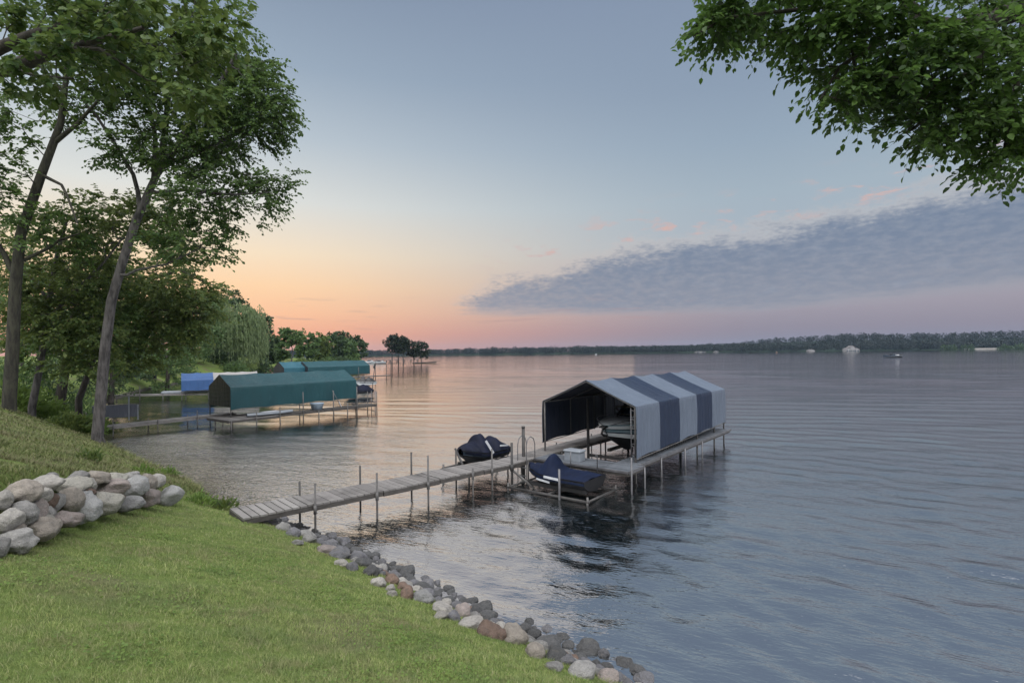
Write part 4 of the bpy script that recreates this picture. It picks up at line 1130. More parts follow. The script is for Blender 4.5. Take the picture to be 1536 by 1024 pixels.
# boulder wall: outlines read from the photograph, stood on the leaning face of the bank
wa, wb_ = Vector((*WALL_A, 0)), Vector((*WALL_B, 0))
wa.z, wb_.z = gz1(wa.x + .15, wa.y) - .03, gz1(wb_.x + .15, wb_.y) - .03
w_e = (wb_ - wa).normalized(); w_left = Vector((-w_e.y, w_e.x, 0)).normalized()
w_up = (Vector((0, 0, 1)) + w_left * .55).normalized(); w_n = w_e.cross(w_up).normalized()
def on_wall(px, py):
    d = ray(px, py); o0 = Vector((0, 0, CAMZ))
    t = (wa - o0).dot(w_n) / d.dot(w_n)
    return o0 + d * t
BW = [ # cx, cy, w, h (zoomed pixels), material, tilt, label
 (1220, 225, 118, 112, 'stone_pale', .3, 'cream boulder at the right end of the wall\'s top row'),
 (1140, 238, 120, 128, 'stone_tan', -.1, 'tan boulder beside the cream one at the wall\'s top right'),
 (1035, 183, 130, 80, 'stone_grey', 0, 'grey boulder mostly hidden behind the pale bluish round one'),
 (905, 205, 140, 115, 'stone_olive', 0, 'brownish round boulder in the top row between two grey ones'),
 (1045, 268, 165, 170, 'stone_blue', .1, 'large bluish round boulder near the wall\'s right end'),
 (755, 190, 160, 110, 'stone_tan', .1, 'highest grey tan boulder in the middle of the wall'),
 (600, 178, 135, 84, 'stone_grey', 0, 'grey boulder tucked behind the long olive boulder'),
 (865, 285, 238, 135, 'stone_pink', -.15, 'long brownish pink boulder under the round top row boulders'),
 (668, 245, 120, 115, 'stone_pale', .2, 'small pale boulder at the right tip of the long olive one'),
 (540, 250, 265, 118, 'stone_olive', -.06, 'long olive grey boulder in the top row'),
 (330, 245, 270, 120, 'stone_pale', -.15, 'long pale arched boulder left of the long olive one'),
 (125, 315, 258, 170, 'stone_tan', .1, 'big grey brown boulder at the upper left of the wall'),
 (300, 325, 140, 115, 'stone_pale', 0, 'pale boulder with a tan side under the arched one'),
 (375, 365, 100, 128, 'stone_rust', .2, 'orange tan boulder wedged upright in the left half of the wall'),
 (430, 388, 88, 138, 'stone_grey', .1, 'narrow grey upright boulder right of the orange tan one'),
 (520, 375, 160, 175, 'stone_tan', .1, 'rounded tan grey boulder in the middle row'),
 (645, 430, 195, 232, 'stone_blue', -.5, 'large pale speckled three sided boulder in the middle'),
 (800, 392, 232, 175, 'stone_olive', 0, 'broad greenish grey boulder right of the speckled one'),
 (1005, 398, 195, 102, 'stone_blue', 0, 'low wide bluish boulder in the right half of the bottom row'),
 (1168, 352, 138, 145, 'stone_pink', .2, 'lilac tan boulder second from the wall\'s right end in the bottom row'),
 (1318, 338, 178, 135, 'stone_blue', -.2, 'bluish grey boulder ending the wall at the right'),
 (15, 370, 95, 145, 'stone_pale', 0, 'pale boulder cut by the left edge of the view, second row'),
 (150, 472, 185, 175, 'stone_grey', .3, 'big grey boulder leaning on the pinkish one at the left'),
 (263, 455, 118, 188, 'stone_pink', .15, 'pinkish upright boulder in the left half of the wall'),
 (358, 470, 108, 100, 'stone_grey', 0, 'small grey boulder between the pinkish and low wide pink ones'),
 (332, 528, 118, 85, 'stone_olive', 0, 'small mossy boulder low in the left half'),
 (45, 530, 165, 168, 'stone_pale', .2, 'pale rounded boulder at the left edge, above the bottom row'),
 (490, 522, 228, 118, 'stone_pink', -.05, 'low wide pinkish grey boulder resting on the grass'),
 (408, 572, 92, 120, 'stone_tan', -.3, 'small tan slab leaning against the big bottom boulder'),
 (280, 605, 225, 165, 'stone_tan', .1, 'big tan grey boulder on the grass in the bottom row'),
 (108, 692, 258, 170, 'stone_grey', .05, 'largest bottom boulder near the left edge of the lawn'),
 (-60, 735, 150, 170, 'stone_grey', 0, 'grey boulder at the bottom left edge of the view'),
 (112, 588, 120, 75, 'stone_tan', 0, 'small brown filler stone above the largest bottom boulder'),
 (693, 295, 95, 70, 'stone_rust', 0, 'small rusty filler stone under the small pale boulder'),
 (930, 345, 80, 60, 'stone_rust', 0, 'small reddish filler stone under the long brownish pink boulder')]
for i, (cx, cy, w, h, m, tl, lab) in enumerate(BW):
    c = on_wall(cx / 5.297, 680 + cy / 5.297)
    k = c.y / F / 5.297
    ws, hs = w * k / 2 * 1.13, h * k / 2 * 1.16
    ds = min(.42, .5 * (ws + hs) * 1.1)
    c = c - w_n * (-1 if w_n.y > 0 else 1) * ds * .25; c.z -= .025
    rz = math.atan2(w_e.y, w_e.x) * .35
    put_stone('boulder', lab, 'boulder', 'boulders stacked in the lawn wall', c, (ws, ds, hs), (random.uniform(-.15, .15), tl, random.uniform(-.25, .25)), m, i)
for i, (cx, cy, w, h, z, lab) in enumerate([(150, 185, 210, 40, 0, 'flat pale slab lying on the grass behind the wall'), (385, 160, 90, 22, 0, 'small flat pale slab behind the middle of the wall')]):
    px, py = cx / 5.297, 680 + cy / 5.297
    z = 2.25
    for _ in range(6):
        q = P(px, py, z); z = gz1(q.x, q.y) + .03
    k = q.y / F / 5.297
    put_stone('flat_stone', lab, 'stone', None, (q.x, q.y, z), (w * k / 2, .16, .09), (0, 0, .2), 'stone_grey', i + 3)

# shore stones: named ones first, then the small ones between them
SHORE = [ # px, py, w, h, material, label   (photograph pixels)
 (635, 899, 30, 20, 'stone_blue', 'pale oval stone standing out in the middle of the shore line'),
 (610, 894, 18, 24, 'stone_rust', 'tall rust brown stone left of the pale oval stone'),
 (604, 881, 18, 11, 'stone_rust', 'small rust brown stone behind the tall rust one'),
 (588, 872, 22, 16, 'stone_rust', 'brown rounded stone above the two small white stones'),
 (592, 863, 20, 14, 'stone_slate', 'dark rounded stone on top of the brown one'),
 (586, 884, 14, 10, 'stone_pale', 'small bluish white stone at the grass edge'),
 (589, 892, 16, 10, 'stone_pale', 'small white stone just below the bluish white one'),
 (567, 877, 22, 18, 'stone_pale', 'pale grey stone left of the brown rounded stone'),
 (556, 859, 24, 16, 'stone_dark', 'black rounded stone near the middle of the shore line'),
 (572, 855, 18, 16, 'stone_grey', 'grey stone right of the black rounded one'),
 (545, 847, 26, 18, 'stone_dark', 'dark blocky stone on top of the pile by the water'),
 (535, 837, 30, 18, 'stone_slate', 'wide slate grey stone topping the pile by the water'),
 (528, 852, 18, 15, 'stone_slate', 'slate stone at the left of the black rounded one'),
 (510, 833, 30, 20, 'stone_slate', 'broad dark stone left of the wide slate one'),
 (512, 846, 20, 10, 'stone_pale', 'low pale stone under the broad dark one'),
 (490, 826, 28, 14, 'stone_pink', 'reddish grey flat stone at the water'),
 (463, 810, 22, 18, 'stone_grey', 'grey pointed stone beside the first dock post'),
 (440, 802, 20, 16, 'stone_slate', 'slate stone below the dock'),
 (425, 793, 20, 16, 'stone_grey', 'grey stone next to the dock\'s shore end'),
 (408, 782, 18, 14, 'stone_slate', 'dark stone tucked under the dock\'s shore end'),
 (447, 815, 18, 9, 'stone_grey', 'low grey stone at the grass below the slate stone'),
 (619, 877, 20, 14, 'stone_slate', 'dark stone right of the small rust one'),
 (630, 884, 30, 16, 'stone_dark', 'wide black stone behind the pale oval one'),
 (652, 893, 24, 12, 'stone_dark', 'black stone right behind the pale oval one'),
 (664, 915, 30, 16, 'stone_pale', 'pale flat stone right of the pale oval stone'),
 (660, 926, 24, 12, 'stone_pale', 'low pale stone beneath the pale flat one'),
 (681, 927, 20, 18, 'stone_slate', 'upright slate stone with a pointed top'),
 (694, 920, 28, 22, 'stone_pink', 'pinkish boulder right of the upright slate stone'),
 (690, 912, 20, 12, 'stone_dark', 'dark wet stone behind the pinkish boulder'),
 (706, 937, 38, 18, 'stone_pale', 'wide cream stone at the grass edge'),
 (713, 917, 22, 16, 'stone_dark', 'dark stacked stone at the water right of the pinkish boulder'),
 (728, 925, 34, 16, 'stone_dark', 'long black wet stone lying in the water'),
 (735, 949, 38, 24, 'stone_rust', 'big brown stone in the lower shore line'),
 (752, 955, 16, 18, 'stone_rust', 'small dark red stone beside the big brown one'),
 (772, 957, 40, 34, 'stone_tan', 'large cream and tan boulder, biggest of the lower shore line'),
 (760, 941, 18, 12, 'stone_slate', 'slate stone behind the large cream and tan boulder'),
 (786, 942, 24, 12, 'stone_dark', 'black stone right behind the large cream and tan boulder'),
 (802, 980, 30, 22, 'stone_tan', 'tan stone right below the large cream and tan boulder'),
 (822, 966, 42, 20, 'stone_dark', 'wide black wet slab at the water'),
 (834, 986, 36, 22, 'stone_dark', 'black and grey streaked stone right of the tan one'),
 (831, 1001, 28, 12, 'stone_grey', 'low grey stone in front of the black and grey one'),
 (873, 1009, 46, 24, 'stone_grey', 'large grey stone at the bottom end of the shore line'),
 (852, 993, 24, 14, 'stone_slate', 'slate stone between black streaked and large grey stones'),
 (912, 1018, 32, 16, 'stone_pink', 'pale pinkish stone cut by the bottom edge of the view'),
 (876, 992, 22, 9, 'stone_slate', 'flat slate stone in the water behind the large grey one'),
 (800, 950, 22, 12, 'stone_dark', 'black stone at the water above the wide wet slab'),
 (745, 933, 24, 12, 'stone_slate', 'slate stone at the water behind the big brown one'),
 (670, 901, 26, 10, 'stone_dark', 'flat black stone at the water right of the pale oval stone')]
placed = []
for i, (px, py, w, h, m, lab) in enumerate(SHORE):
    z = .2
    for _ in range(8):
        q = P(px, py, z); dd = float(sdist(np.array([q.x]), np.array([q.y]))[0]); z = .6 * z + .4 * (max(-.05, gz1(q.x, q.y)) + .05)
    k = q.y / F
    a, c = w * k / 2 * 1.08, h * k / 2 * 1.25
    put_stone('shore_stone', lab, 'stone', 'stones along the shore', (q.x, q.y, z), (a, (a + c) * .5, c), (random.uniform(-.3, .3), random.uniform(-.3, .3), random.uniform(-.6, .6)), m, i * 3 + 1)
    placed.append((q.x, q.y, max(a, c)))
rng = random.Random(5)
small = {'stone_grey': 'small plain grey stone filling gaps along the shore line', 'stone_dark': 'small black wet stone at the waterline of the shore', 'stone_slate': 'small slate coloured stone filling gaps along the shore line', 'stone_pale': 'small pale stone scattered at the grass edge of the shore', 'stone_pink': 'small pinkish stone filling gaps along the shore line', 'stone_rust': 'small rust brown stone filling gaps along the shore line'}
u_s = Vector((.745, -.667, 0)); cnt = 0
for _ in range(5200):
    f = rng.uniform(-.2, 10.5); off = rng.uniform(-.38, .5)
    a0 = Vector((-5.35, 11.75, 0))
    # walk along the shoreline
    seg = [(-5.53, 11.9), (-3.86, 10.6), (-1.3, 8.25), (1.236, 6.03), (2.6, 4.83)]
    L = 0
    for p_, q_ in zip(seg[:-1], seg[1:]):
        l_ = math.dist(p_, q_)
        if f <= L + l_: break
        L += l_
    k = max(0, min(1, (f - L) / l_)); x = p_[0] + (q_[0] - p_[0]) * k - .659 * off; y = p_[1] + (q_[1] - p_[1]) * k - .752 * off
    r = rng.uniform(.045, .12) * (1.25 if rng.random() < .2 else 1)
    if any((x - a) ** 2 + (y - b) ** 2 < ((r + c) * .66) ** 2 for a, b, c in placed): continue
    z = max(-.03, gz1(x, y)) + r * .15
    m = rng.choice(['stone_dark', 'stone_dark', 'stone_slate']) if off < -.05 else rng.choice(['stone_grey', 'stone_slate', 'stone_pale', 'stone_pink', 'stone_rust', 'stone_grey']) if off < .3 else rng.choice(['stone_pale', 'stone_grey', 'stone_slate'])
    put_stone('small_stone', small[m], 'stone', small[m].split(' stone')[0] + ' stones of the shore', (x, y, z), (r * rng.uniform(.9, 1.3), r, r * rng.uniform(.65, .9)), (rng.uniform(-.5, .5), rng.uniform(-.5, .5), rng.uniform(0, 6)), m, rng.randrange(14))
    placed.append((x, y, r)); cnt += 1
    if cnt >= 295: break
# ------------------------------------------------------------------ docks
def planks(mb, x0, x1, y0, y1, z, pitch=.15, gap=.012, th=.035, jit=.004, rng=random.Random(3)):
    n = max(1, int(round((x1 - x0) / pitch))); p = (x1 - x0) / n
    for i in range(n):
        mb.box((x0 + (i + .5) * p, (y0 + y1) / 2 + rng.uniform(-.006, .006), z - th / 2 + rng.uniform(-jit, jit)), (p - gap, y1 - y0, th))
def dock_section(root, x0, x1, y0, y1, z, mat='wood_grey', pitch=.15, gap=.014, across=True, fmat='wood_dark'):
    mb = MB()
    if across: planks(mb, x0, x1, y0, y1, z, pitch, gap)
    else:
        n = max(1, int(round((y1 - y0) / pitch))); p = (y1 - y0) / n
        for i in range(n): mb.box(((x0 + x1) / 2, y0 + (i + .5) * p, z - .0175 + random.uniform(-.003, .003)), (x1 - x0, p - gap, .035))
    mb.build('deck_section', mat, root)
    fb = MB()
    for y in (y0 + .025, y1 - .025): fb.box(((x0 + x1) / 2, y, z - .035 - .051), (x1 - x0 - .01, .045, .1))
    for x in (x0 + .03, x1 - .03): fb.box((x, (y0 + y1) / 2, z - .035 - .055), (.045, y1 - y0 - .1, .1))
    fb.build('deck_frame', fmat, root)
def dock_post(root, x, y, z0, z1, r=.024, mat='galvanised', sleeve=None, cap=False, lean=(0, 0)):
    mb = MB(); mb.tube([(x, y, z0), (x + lean[0], y + lean[1], z1)], r, 8)
    if sleeve is not None: mb.tube([(x, y, sleeve - .16), (x, y, sleeve + .02)], r * 1.6, 8)
    return mb.build('post', mat, root)

# main dock: shore end part
A0 = Vector((-5.28, 10.23)); KNEE = Vector((0.02, 15.12))
uA = (KNEE - A0).normalized(); lenA = (KNEE - A0).length; angA = math.atan2(uA.y, uA.x)
ZD = .60
dockA = empty('dock', (A0.x, A0.y, 0), angA, 'long narrow weathered plank dock on thin steel posts leading out from the lawn', 'dock')
WD = .93
xs = [0, 1.45, 3.05, 4.65, 6.1, lenA - .01]
for i in range(len(xs) - 1):
    dock_section(dockA, xs[i] + .008, xs[i + 1] - .008, 0, WD, ZD + (.012 if i % 2 else 0) + (.03 if i == 0 else 0), 'plank_pale' if i == 0 else 'wood_grey', .16, .03 if i == 0 else .013)
def locA(p):
    d = Vector((p[0], p[1])) - A0
    return d.dot(uA), d.dot(Vector((-uA.y, uA.x)))
for px, yb, yt, right in [(470, 800, 725, True), (563, 772, 709, True), (640, 759, 683, True), (447, 776, 722, False), (538, 769, 698, False), (615, 746, 678, False), (682, 729, 675, False)]:
    q = P(px, yb, 0); x, y = locA(q)
    y = -.03 if right else WD + .03
    wx = A0 + uA * x + Vector((-uA.y, uA.x)) * y
    # slide along the dock until the post stands at its pixel column
    for _ in range(12):
        cur = CX + F * wx.x / wx.y; x += (px - cur) * wx.y / F * .9; wx = A0 + uA * x + Vector((-uA.y, uA.x)) * y
    top = D(px, yt, wx.y).z
    dock_post(dockA, x, y, -.5, top, .024, 'galvanised' if right else 'post_dark', ZD - .02)
for px, up in [(706, .12), (735, .55)]:
    x = 6.0 if px == 706 else 6.6
    wx = A0 + uA * x
    for _ in range(12):
        cur = CX + F * wx.x / wx.y; x += (px - cur) * wx.y / F * .9; wx = A0 + uA * x
    dock_post(dockA, x, -.03, -.5, ZD + up, .022, 'galvanised', ZD - .02)
x = lenA - .12
dock_post(dockA, x, -.04, -.5, ZD + .62, .035, 'post_dark', ZD - .02)
sb = MB(); sb.box((.12, WD / 2, ZD - .27), (.26, WD + .5, .22)); sb.box((.42, WD / 2 - .1, ZD - .3), (.16, WD + .1, .2)); sb.build('timber_sill', 'wood_dark', dockA)
pole = MB(); pole.tube([P(694, 697, ZD).to_tuple(), D(683, 673, 15.9).to_tuple()], .035, 8)
o = pole.build('mooring_whip', 'post_dark'); tag(o, 'short dark pole leaning outward from the dock\'s left edge', 'pole')

# platform frame of reference: front right deck corner
C0 = Vector((3.06, 13.97)); uC = Vector((.63, .777)).normalized(); vC = Vector((-uC.y, uC.x)); angC = math.atan2(uC.y, uC.x)
def wC(x, y): q = C0 + uC * x + vC * y; return q
plat = empty('dock_platform', (C0.x, C0.y, 0), angC, 'U shaped dock platform around the striped canopy\'s boat slip', 'dock')
SL, SW = 8.05, 3.26; SX, SY = 1.12, .33
for a, b in [(-1.05, 1.4), (1.4, 3.9), (3.9, 6.4), (6.4, 8.7)]:
    dock_section(plat, a + .006, b - .006, 3.12, 3.9, ZD - .012 + (.008 if a in (1.4, 6.4) else 0))
dock_section(plat, 0, .9, .86, 3.11, ZD - .006, 'deck_blue', .15, .012, True, 'wood_dark')
for a, b in [(0, .9), (.9, 2.9), (2.9, 5.8), (5.8, 9.25)]:
    dock_section(plat, a + .004, b - .004, 0 if a < .5 else .16, .85, ZD - .004, 'deck_blue', .15, .012, True, 'wood_dark')
eb = MB()
eb.box((5.07, .13, ZD - .03), (8.35, .05, .07)); eb.box((.43, -.03, ZD - .03), (.9, .05, .07)); eb.box((-.03, 1.55, ZD - .035), (.05, 3.1, .05)); eb.build('edge_rail', 'aluminium', plat)
for x, y, top in [(.0, -.08, ZD + .38), (.8, -.08, ZD - .02), (2.3, .08, ZD - .02), (4.2, .08, ZD - .02), (5.8, .08, ZD - .02),
                  (.02, 2.2, ZD), (.9, 1.3, ZD), (-.4, 3.05, ZD), (1.4, 3.05, ZD + .0), (3.9, 3.05, ZD), (6.4, 3.05, ZD), (-.1, 4.08, ZD), (2.6, 4.08, ZD), (5.0, 4.08, ZD), (7.6, 4.08, ZD)]:
    dock_post(plat, x, y, -.6, top, .024, 'aluminium' if y < .1 else 'post_dark', None)

# thick mooring post left of the canopy and the whitish ladder hoop
q = D(785.5, 700, 16.2)
mb = MB(); mb.tube([(q.x, 16.2, -.6), (q.x, 16.2, D(785, 641, 16.2).z)], .05, 10); mb.tube([(q.x, 16.2, D(785, 641, 16.2).z - .02), (q.x, 16.2, D(785, 640, 16.2).z + .02)], .056, 10)
o = mb.build('mooring_post', 'post_dark'); tag(o, 'thick dark mooring post standing by itself left of the striped canopy', 'post')
lw = empty('swim_ladder', (*wC(-.55, 3.02), ZD), angC, 'thin pale ladder hoop at the dock beside the striped canopy\'s left front leg', 'ladder')
for yy in (-.02, .3):
    mb = MB(); mb.tube([(0, yy, -1.0), (0, yy, .45), (.06, yy, .62), (.2, yy, .7), (.36, yy, .62), (.42, yy, .45), (.42, yy, 0)], .014, 6); mb.build('rail', 'aluminium', lw)
for k in range(4):
    mb = MB(); mb.box((0, .14, -.2 - k * .24), (.07, .3, .02)); mb.build('step', 'aluminium', lw)

# ------------------------------------------------------------------ canopies
def shelter(name, label, corner, ang, L, W, zs, ze, zr, stripes, mats, posts, group=None, zs_left=None, zb=-.6, gable_back=None, gable_front=None, cat='boat canopy', ties=(), post_mat='galvanised', seg=4, inner_offset=0, rise=0.0):
    root = empty(name, (corner[0], corner[1], 0), ang, label, cat, group)
    zs_left = zs if zs_left is None else zs_left
    n = len(stripes); mb = MB(); rng = random.Random(len(label))
    prof = [(-.02, zs), (-.03, zs + (ze - zs) * .33), (-.03, zs + (ze - zs) * .66), (-.015, ze - .1), (-.004, ze - .012), (.012, ze + .012)]
    h = zr - ze
    for f in (.25, .5, .75): prof.append((.012 + (W / 2 - .012) * f, ze + .012 + (h - .012) * f - .02 * math.sin(f * PI)))
    prof.append((W / 2, zr))
    left = [(W - y, z if z > ze - .2 else zs_left + (z - zs) * (ze - zs_left) / (ze - zs)) for y, z in reversed(prof[:-1])]
    prof = prof + left
    m = len(prof)
    for s in range(n):
        rows = []
        for i in range(seg + 1):
            f = i / seg; x = L * (s + f) / n
            r = []
            for j, (y, z) in enumerate(prof):
                sag = math.sin(f * PI)
                if j < 3 or j > m - 4: z += rise * x / L * (1 - (j if j < 3 else m - 1 - j) / 3)
                if j in (0, m - 1): z += .05 * sag + rng.uniform(-.006, .006)
                elif 5 < j < m - 6: z -= .05 * sag
                elif j < 4 : y += .03 * sag * math.sin(PI * (j / 3.0))
                elif j > m - 5: y -= .03 * sag * math.sin(PI * ((m - 1 - j) / 3.0))
                r.append((x, y, z))
            rows.append(r)
        mb.cur = stripes[s]; mb.grid(rows, False)
    cover = mb.build('canopy_cover', mats, root, .012)
    if inner_offset: cover.modifiers['solid'].material_offset = inner_offset
    hem = MB()
    for yy, zz in ((-.035, zs), (W + .035, zs_left)): hem.tube([(0, yy, zz), (L, yy, zz + rise)], .014, 6)
    hem.build('hem_tube', post_mat, cover)
    fr = MB()
    for s in range(n + 1):
        x = L * s / n + (.03 if s == 0 else -.03 if s == n else 0)
        fr.tube([(x, .03, zs + .05), (x, .03, ze - .03), (x, W / 2, zr - .05), (x, W - .03, ze - .03), (x, W - .03, zs_left + .05)], .022, 6, smooth=True)
    for y, z in ((.04, ze - .03), (W - .04, ze - .03), (W / 2, zr - .06)): fr.tube([(.03, y, z), (L - .03, y, z)], .022, 6)
    for x in ties: fr.tube([(x, .05, ze + .02), (x, W - .05, ze + .02)], .02, 6)
    fr.build('frame', post_mat, root)
    for which, x in ((gable_front, .0), (gable_back, L)):
        if which:
            g = MB(); z0 = which[1]
            g.add([(x, 0, z0), (x, W, z0), (x, W, ze), (x, W / 2, zr), (x, 0, ze)], [(0, 1, 2, 3, 4)]); g.build('end_panel', which[0], root, .012)
    for x, y, zt in posts:
        p = MB(); p.tube([(x, y, zb), (x, y, zt)], .03, 8); p.build('post', post_mat, root)
    return root
zs_, ze_, zr_ = .70, 2.2, 2.92
c = wC(SX, SY)
main = shelter('boat_canopy', 'large navy and grey striped boat canopy at the end of the dock', c, angC, SL, SW, zs_, ze_, zr_, [0, 1, 0, 1, 0], ['canvas_grey', 'canvas_navy', 'canvas_inner', 'canvas_inner'],
        [(.05, .04, ze_), (.05, SW - .04, ze_), (SL * .62, .04, ze_), (SL * .85, .04, ze_), (SL - .04, .04, ze_), (SL - .04, SW - .04, ze_), (SL * .5, SW - .04, ze_)], None, .86, ties=(2.6, 4.9, 6.9), post_mat='galvanised', inner_offset=2, rise=.16)
lad = MB()                                              # braced front leg
for k in range(11):
    z = .75 + k * .13; lad.tube([(.05, .04, z), (.05, .17, z + .05 * (-1) ** k)], .012, 5)
lad.tube([(.05, .17, .66), (.05, .17, 2.15)], .018, 6); lad.build('leg_brace', 'aluminium', main)
bal = MB()
for k in range(20): bal.box((.5 + k * .19, .12, ZD + .1), (.07, .03, .24))
for k in range(12): bal.tube([(2.1 + k * .13, .3, ZD + .01), (2.22 + k * .13, .3, ZD + .2)], .012, 5)
bal.build('bumper_slats', 'post_dark', main)

lift = empty('boat_lift', (*wC(SX, SY), 0), angC, 'dark four post boat lift holding the runabout inside the striped canopy', 'boat lift')
for x in (1.9, 4.9):
    for y in (.62, SW - .55):
        p = MB(); p.box((x, y, .75), (.07, .07, 2.8)); p.build('post', 'post_dark', lift)
for x in (1.9, 4.9):
    p = MB(); p.beam((x, .66, .22), (x, SW - .6, .22), .07, .09); p.build('cross_beam', 'post_dark', lift)
for y in (1.15, 2.2):
    p = MB(); p.beam((2.4, y, .36), (5.6, y, .36), .1, .1); p.build('bunk', 'wood_dark', lift)

# ------------------------------------------------------------------ runabout on the lift
def loft(mb, secs, mats):
    """secs: list of (x, [(y, z)...] from keel to gunwale); mirrored; mats per strip"""
    for k in range(len(secs[0][1]) - 1):
        mb.cur = mats[k]
        for sgn in (1, -1):
            mb.grid([[(x, sgn * p[k][0], p[k][1]), (x, sgn * p[k + 1][0], p[k + 1][1])] for x, p in secs], True)
boat = empty('runabout', (*wC(SX + 1.0, SY + SW / 2 - .05), .4), angC, 'white and teal striped runabout with a black bottom raised inside the striped canopy', 'boat')
secs = []
N = 14
for i in range(N + 1):
    f = i / N; x = 5.7 * f
    b = 1.18 * min(1, (f / .42)) ** .55 if f > 0 else .03
    b = max(b, .03); keel = .0 + .62 * max(0, 1 - f / .3) ** 1.8; ch = .36 + .3 * max(0, 1 - f / .4) ** 1.5; sh = .98 + .06 * max(0, 1 - f / .5)
    bc = b * (.82 if f > .1 else .6)
    xo = -.0 + .28 * (1 - 1) 
    def lerp(t): return (bc + (b - bc) * t, ch + (sh - ch) * t)
    # the stem rakes: lower points start further aft
    secs.append((x, [(0.0, keel), (bc, ch), lerp(.3), lerp(.38), lerp(.58), lerp(.66), lerp(.9), lerp(1)]))
for i in range(len(secs)):                             # rake
    pass
hb = MB(); loft(hb, secs, [1, 0, 2, 3, 2, 0, 3])
for v in range(len(hb.v)):
    x, y, z = hb.v[v]; rake = max(0, 1 - x / 1.6); hb.v[v] = (x + rake * (.98 - z) * .75, y, z)
hb.cur = 0; tp = secs[-1][1]; hb.add([(5.7, y, z) for y, z in tp] + [(5.7, -y, z) for y, z in tp[::-1]], [list(range(2 * len(tp)))])
hull = hb.build('hull', ['hull_white', 'hull_black', 'hull_line', 'hull_teal'], boat)
db = MB()
db.grid([[(x, y * p[-1][0] * .97, p[-1][1] + .06 * (1 - y * y) * min(1, x)) for y in (-1, -.5, 0, .5, 1)] for x, p in secs[:8]], True); db.build('foredeck', 'hull_white', boat)
mb = MB()
for y in (-.45, .45): mb.bbox((3.6, y, .85), (.55, .55, .45), .06); mb.bbox((3.88, y, 1.2), (.12, .55, .5), .05)
mb.bbox((5.1, 0, .85), (.6, 1.9, .4), .06); mb.build('seat', 'seat_dark', boat)
mb = MB(); mb.grid([[(2.7, -1.0, 1.02), (2.45, -.5, 1.04), (2.4, 0, 1.05), (2.45, .5, 1.04), (2.7, 1.0, 1.02)], [(3.15, -.9, 1.42), (2.9, -.45, 1.48), (2.85, 0, 1.5), (2.9, .45, 1.48), (3.15, .9, 1.42)]], True); mb.build('windshield', 'hull_line', boat, .01)
mb = MB()
mb.tube([(3.3, -1.05, 1.0), (2.75, -1.0, 1.28), (2.4, -.85, 1.3), (2.0, -.6, 1.42), (1.95, 0, 1.45), (2.0, .6, 1.42), (2.4, .85, 1.3), (2.75, 1.0, 1.28), (3.3, 1.05, 1.0)], .03, 8)
mb.tube([(2.5, -.9, 1.1), (2.2, -.7, 1.05), (1.9, -.4, 1.18), (1.9, .4, 1.18), (2.2, .7, 1.05), (2.5, .9, 1.1)], .022, 6); mb.build('wake_tower', 'tower_bronze', boat)
mb = MB(); mb.tube([(.1, 0, .93), (-.1, 0, .9), (-.16, 0, .78), (-.02, 0, .7), (.2, 0, .68)], .035, 6); mb.bbox((.02, 0, .99), (.34, .22, .06), .02); mb.build('anchor_roller', 'black_rubber', boat)
mb = MB()
for s in (-1, 1): mb.tube([(.1, s * .12, 1.02), (.5, s * .55, 1.16), (1.3, s * .92, 1.14), (2.2, s * 1.08, 1.08)], .014, 5)
mb.build('bow_rail', 'aluminium', boat)

# ------------------------------------------------------------------ covered watercraft
def watercraft(name, label, loc, ang, L, prof, wid, cover_mat, hull_mats, sides_stripe=True, group=None):
    root = empty(name, loc, ang, label, 'watercraft', group)
    def interp(T, f):
        for (a, p), (b, q) in zip(T[:-1], T[1:]):
            if f <= b: t = (f - a) / (b - a); t = t * t * (3 - 2 * t); return p + (q - p) * t
        return T[-1][1]
    n = 26; hb = MB(); secs = []
    for i in range(n + 1):
        f = i / n; w = max(.03, interp(wid, f)) / 2; g = .46 + .12 * max(0, 1 - f / .35)
        keel = .12 + .34 * max(0, 1 - f / .22) ** 1.6
        secs.append((L * f, [(0, keel), (w * .72, .2 + .22 * max(0, 1 - f / .3)), (w * .95, .33 + .12 * max(0, 1 - f / .3)), (w, g - .05), (w * 1.03, g)]))
    loft(hb, secs, [0, 0, 1, 0]); hb.cur = 0; tp = secs[-1][1]; hb.add([(L, y, z) for y, z in tp] + [(L, -y, z) for y, z in tp[::-1]], [list(range(2 * len(tp)))])
    hb.build('hull', hull_mats, root)
    rows = []; rng = random.Random(4)
    for i in range(n * 2 + 1):
        f = i / (2 * n); w = max(.03, interp(wid, f)) / 2 * 1.06; g = .46 + .12 * max(0, 1 - f / .35); hgt = interp(prof, f)
        r = []
        for k in range(-7, 8):
            y = k / 7; shp = max(0, math.cos(y * PI / 2)) ** (.55 if hgt < .25 else 1.15)
            wr = .014 * math.sin(f * 55 + 3 * y) * (1 - y * y) + .01 * math.sin(f * 31 - 7 * y)
            r.append((L * f, w * y * (1 + .02 * math.sin(f * 40)), g - .07 + (.07 + hgt) * shp + wr * shp if abs(k) < 7 else g - .1))
        rows.append(r)
    cb = MB(); cb.grid(rows, True); cb.cur = 1
    cb.build('cover', [cover_mat, 'cover_stripe'], root, .01)
    return root
q1, q2 = Vector((.47, 15.12)), Vector((2.14, 13.8))
a1 = math.atan2((q2 - q1).y, (q2 - q1).x); L1 = (q2 - q1).length
pw = watercraft('personal_watercraft', 'watercraft under a smooth royal navy cover on the lift in front of the striped canopy', (q1.x, q1.y, .02), a1, L1,
    [(0, .03), (.12, .07), (.26, .16), (.35, .46), (.41, .5), (.46, .26), (.5, .09), (.72, .09), (.95, .06), (1, .03)], [(0, .1), (.12, .62), (.3, .98), (.6, 1.14), (1, 1.12)], 'cover_navy', ['hull_black', 'hull_line'])
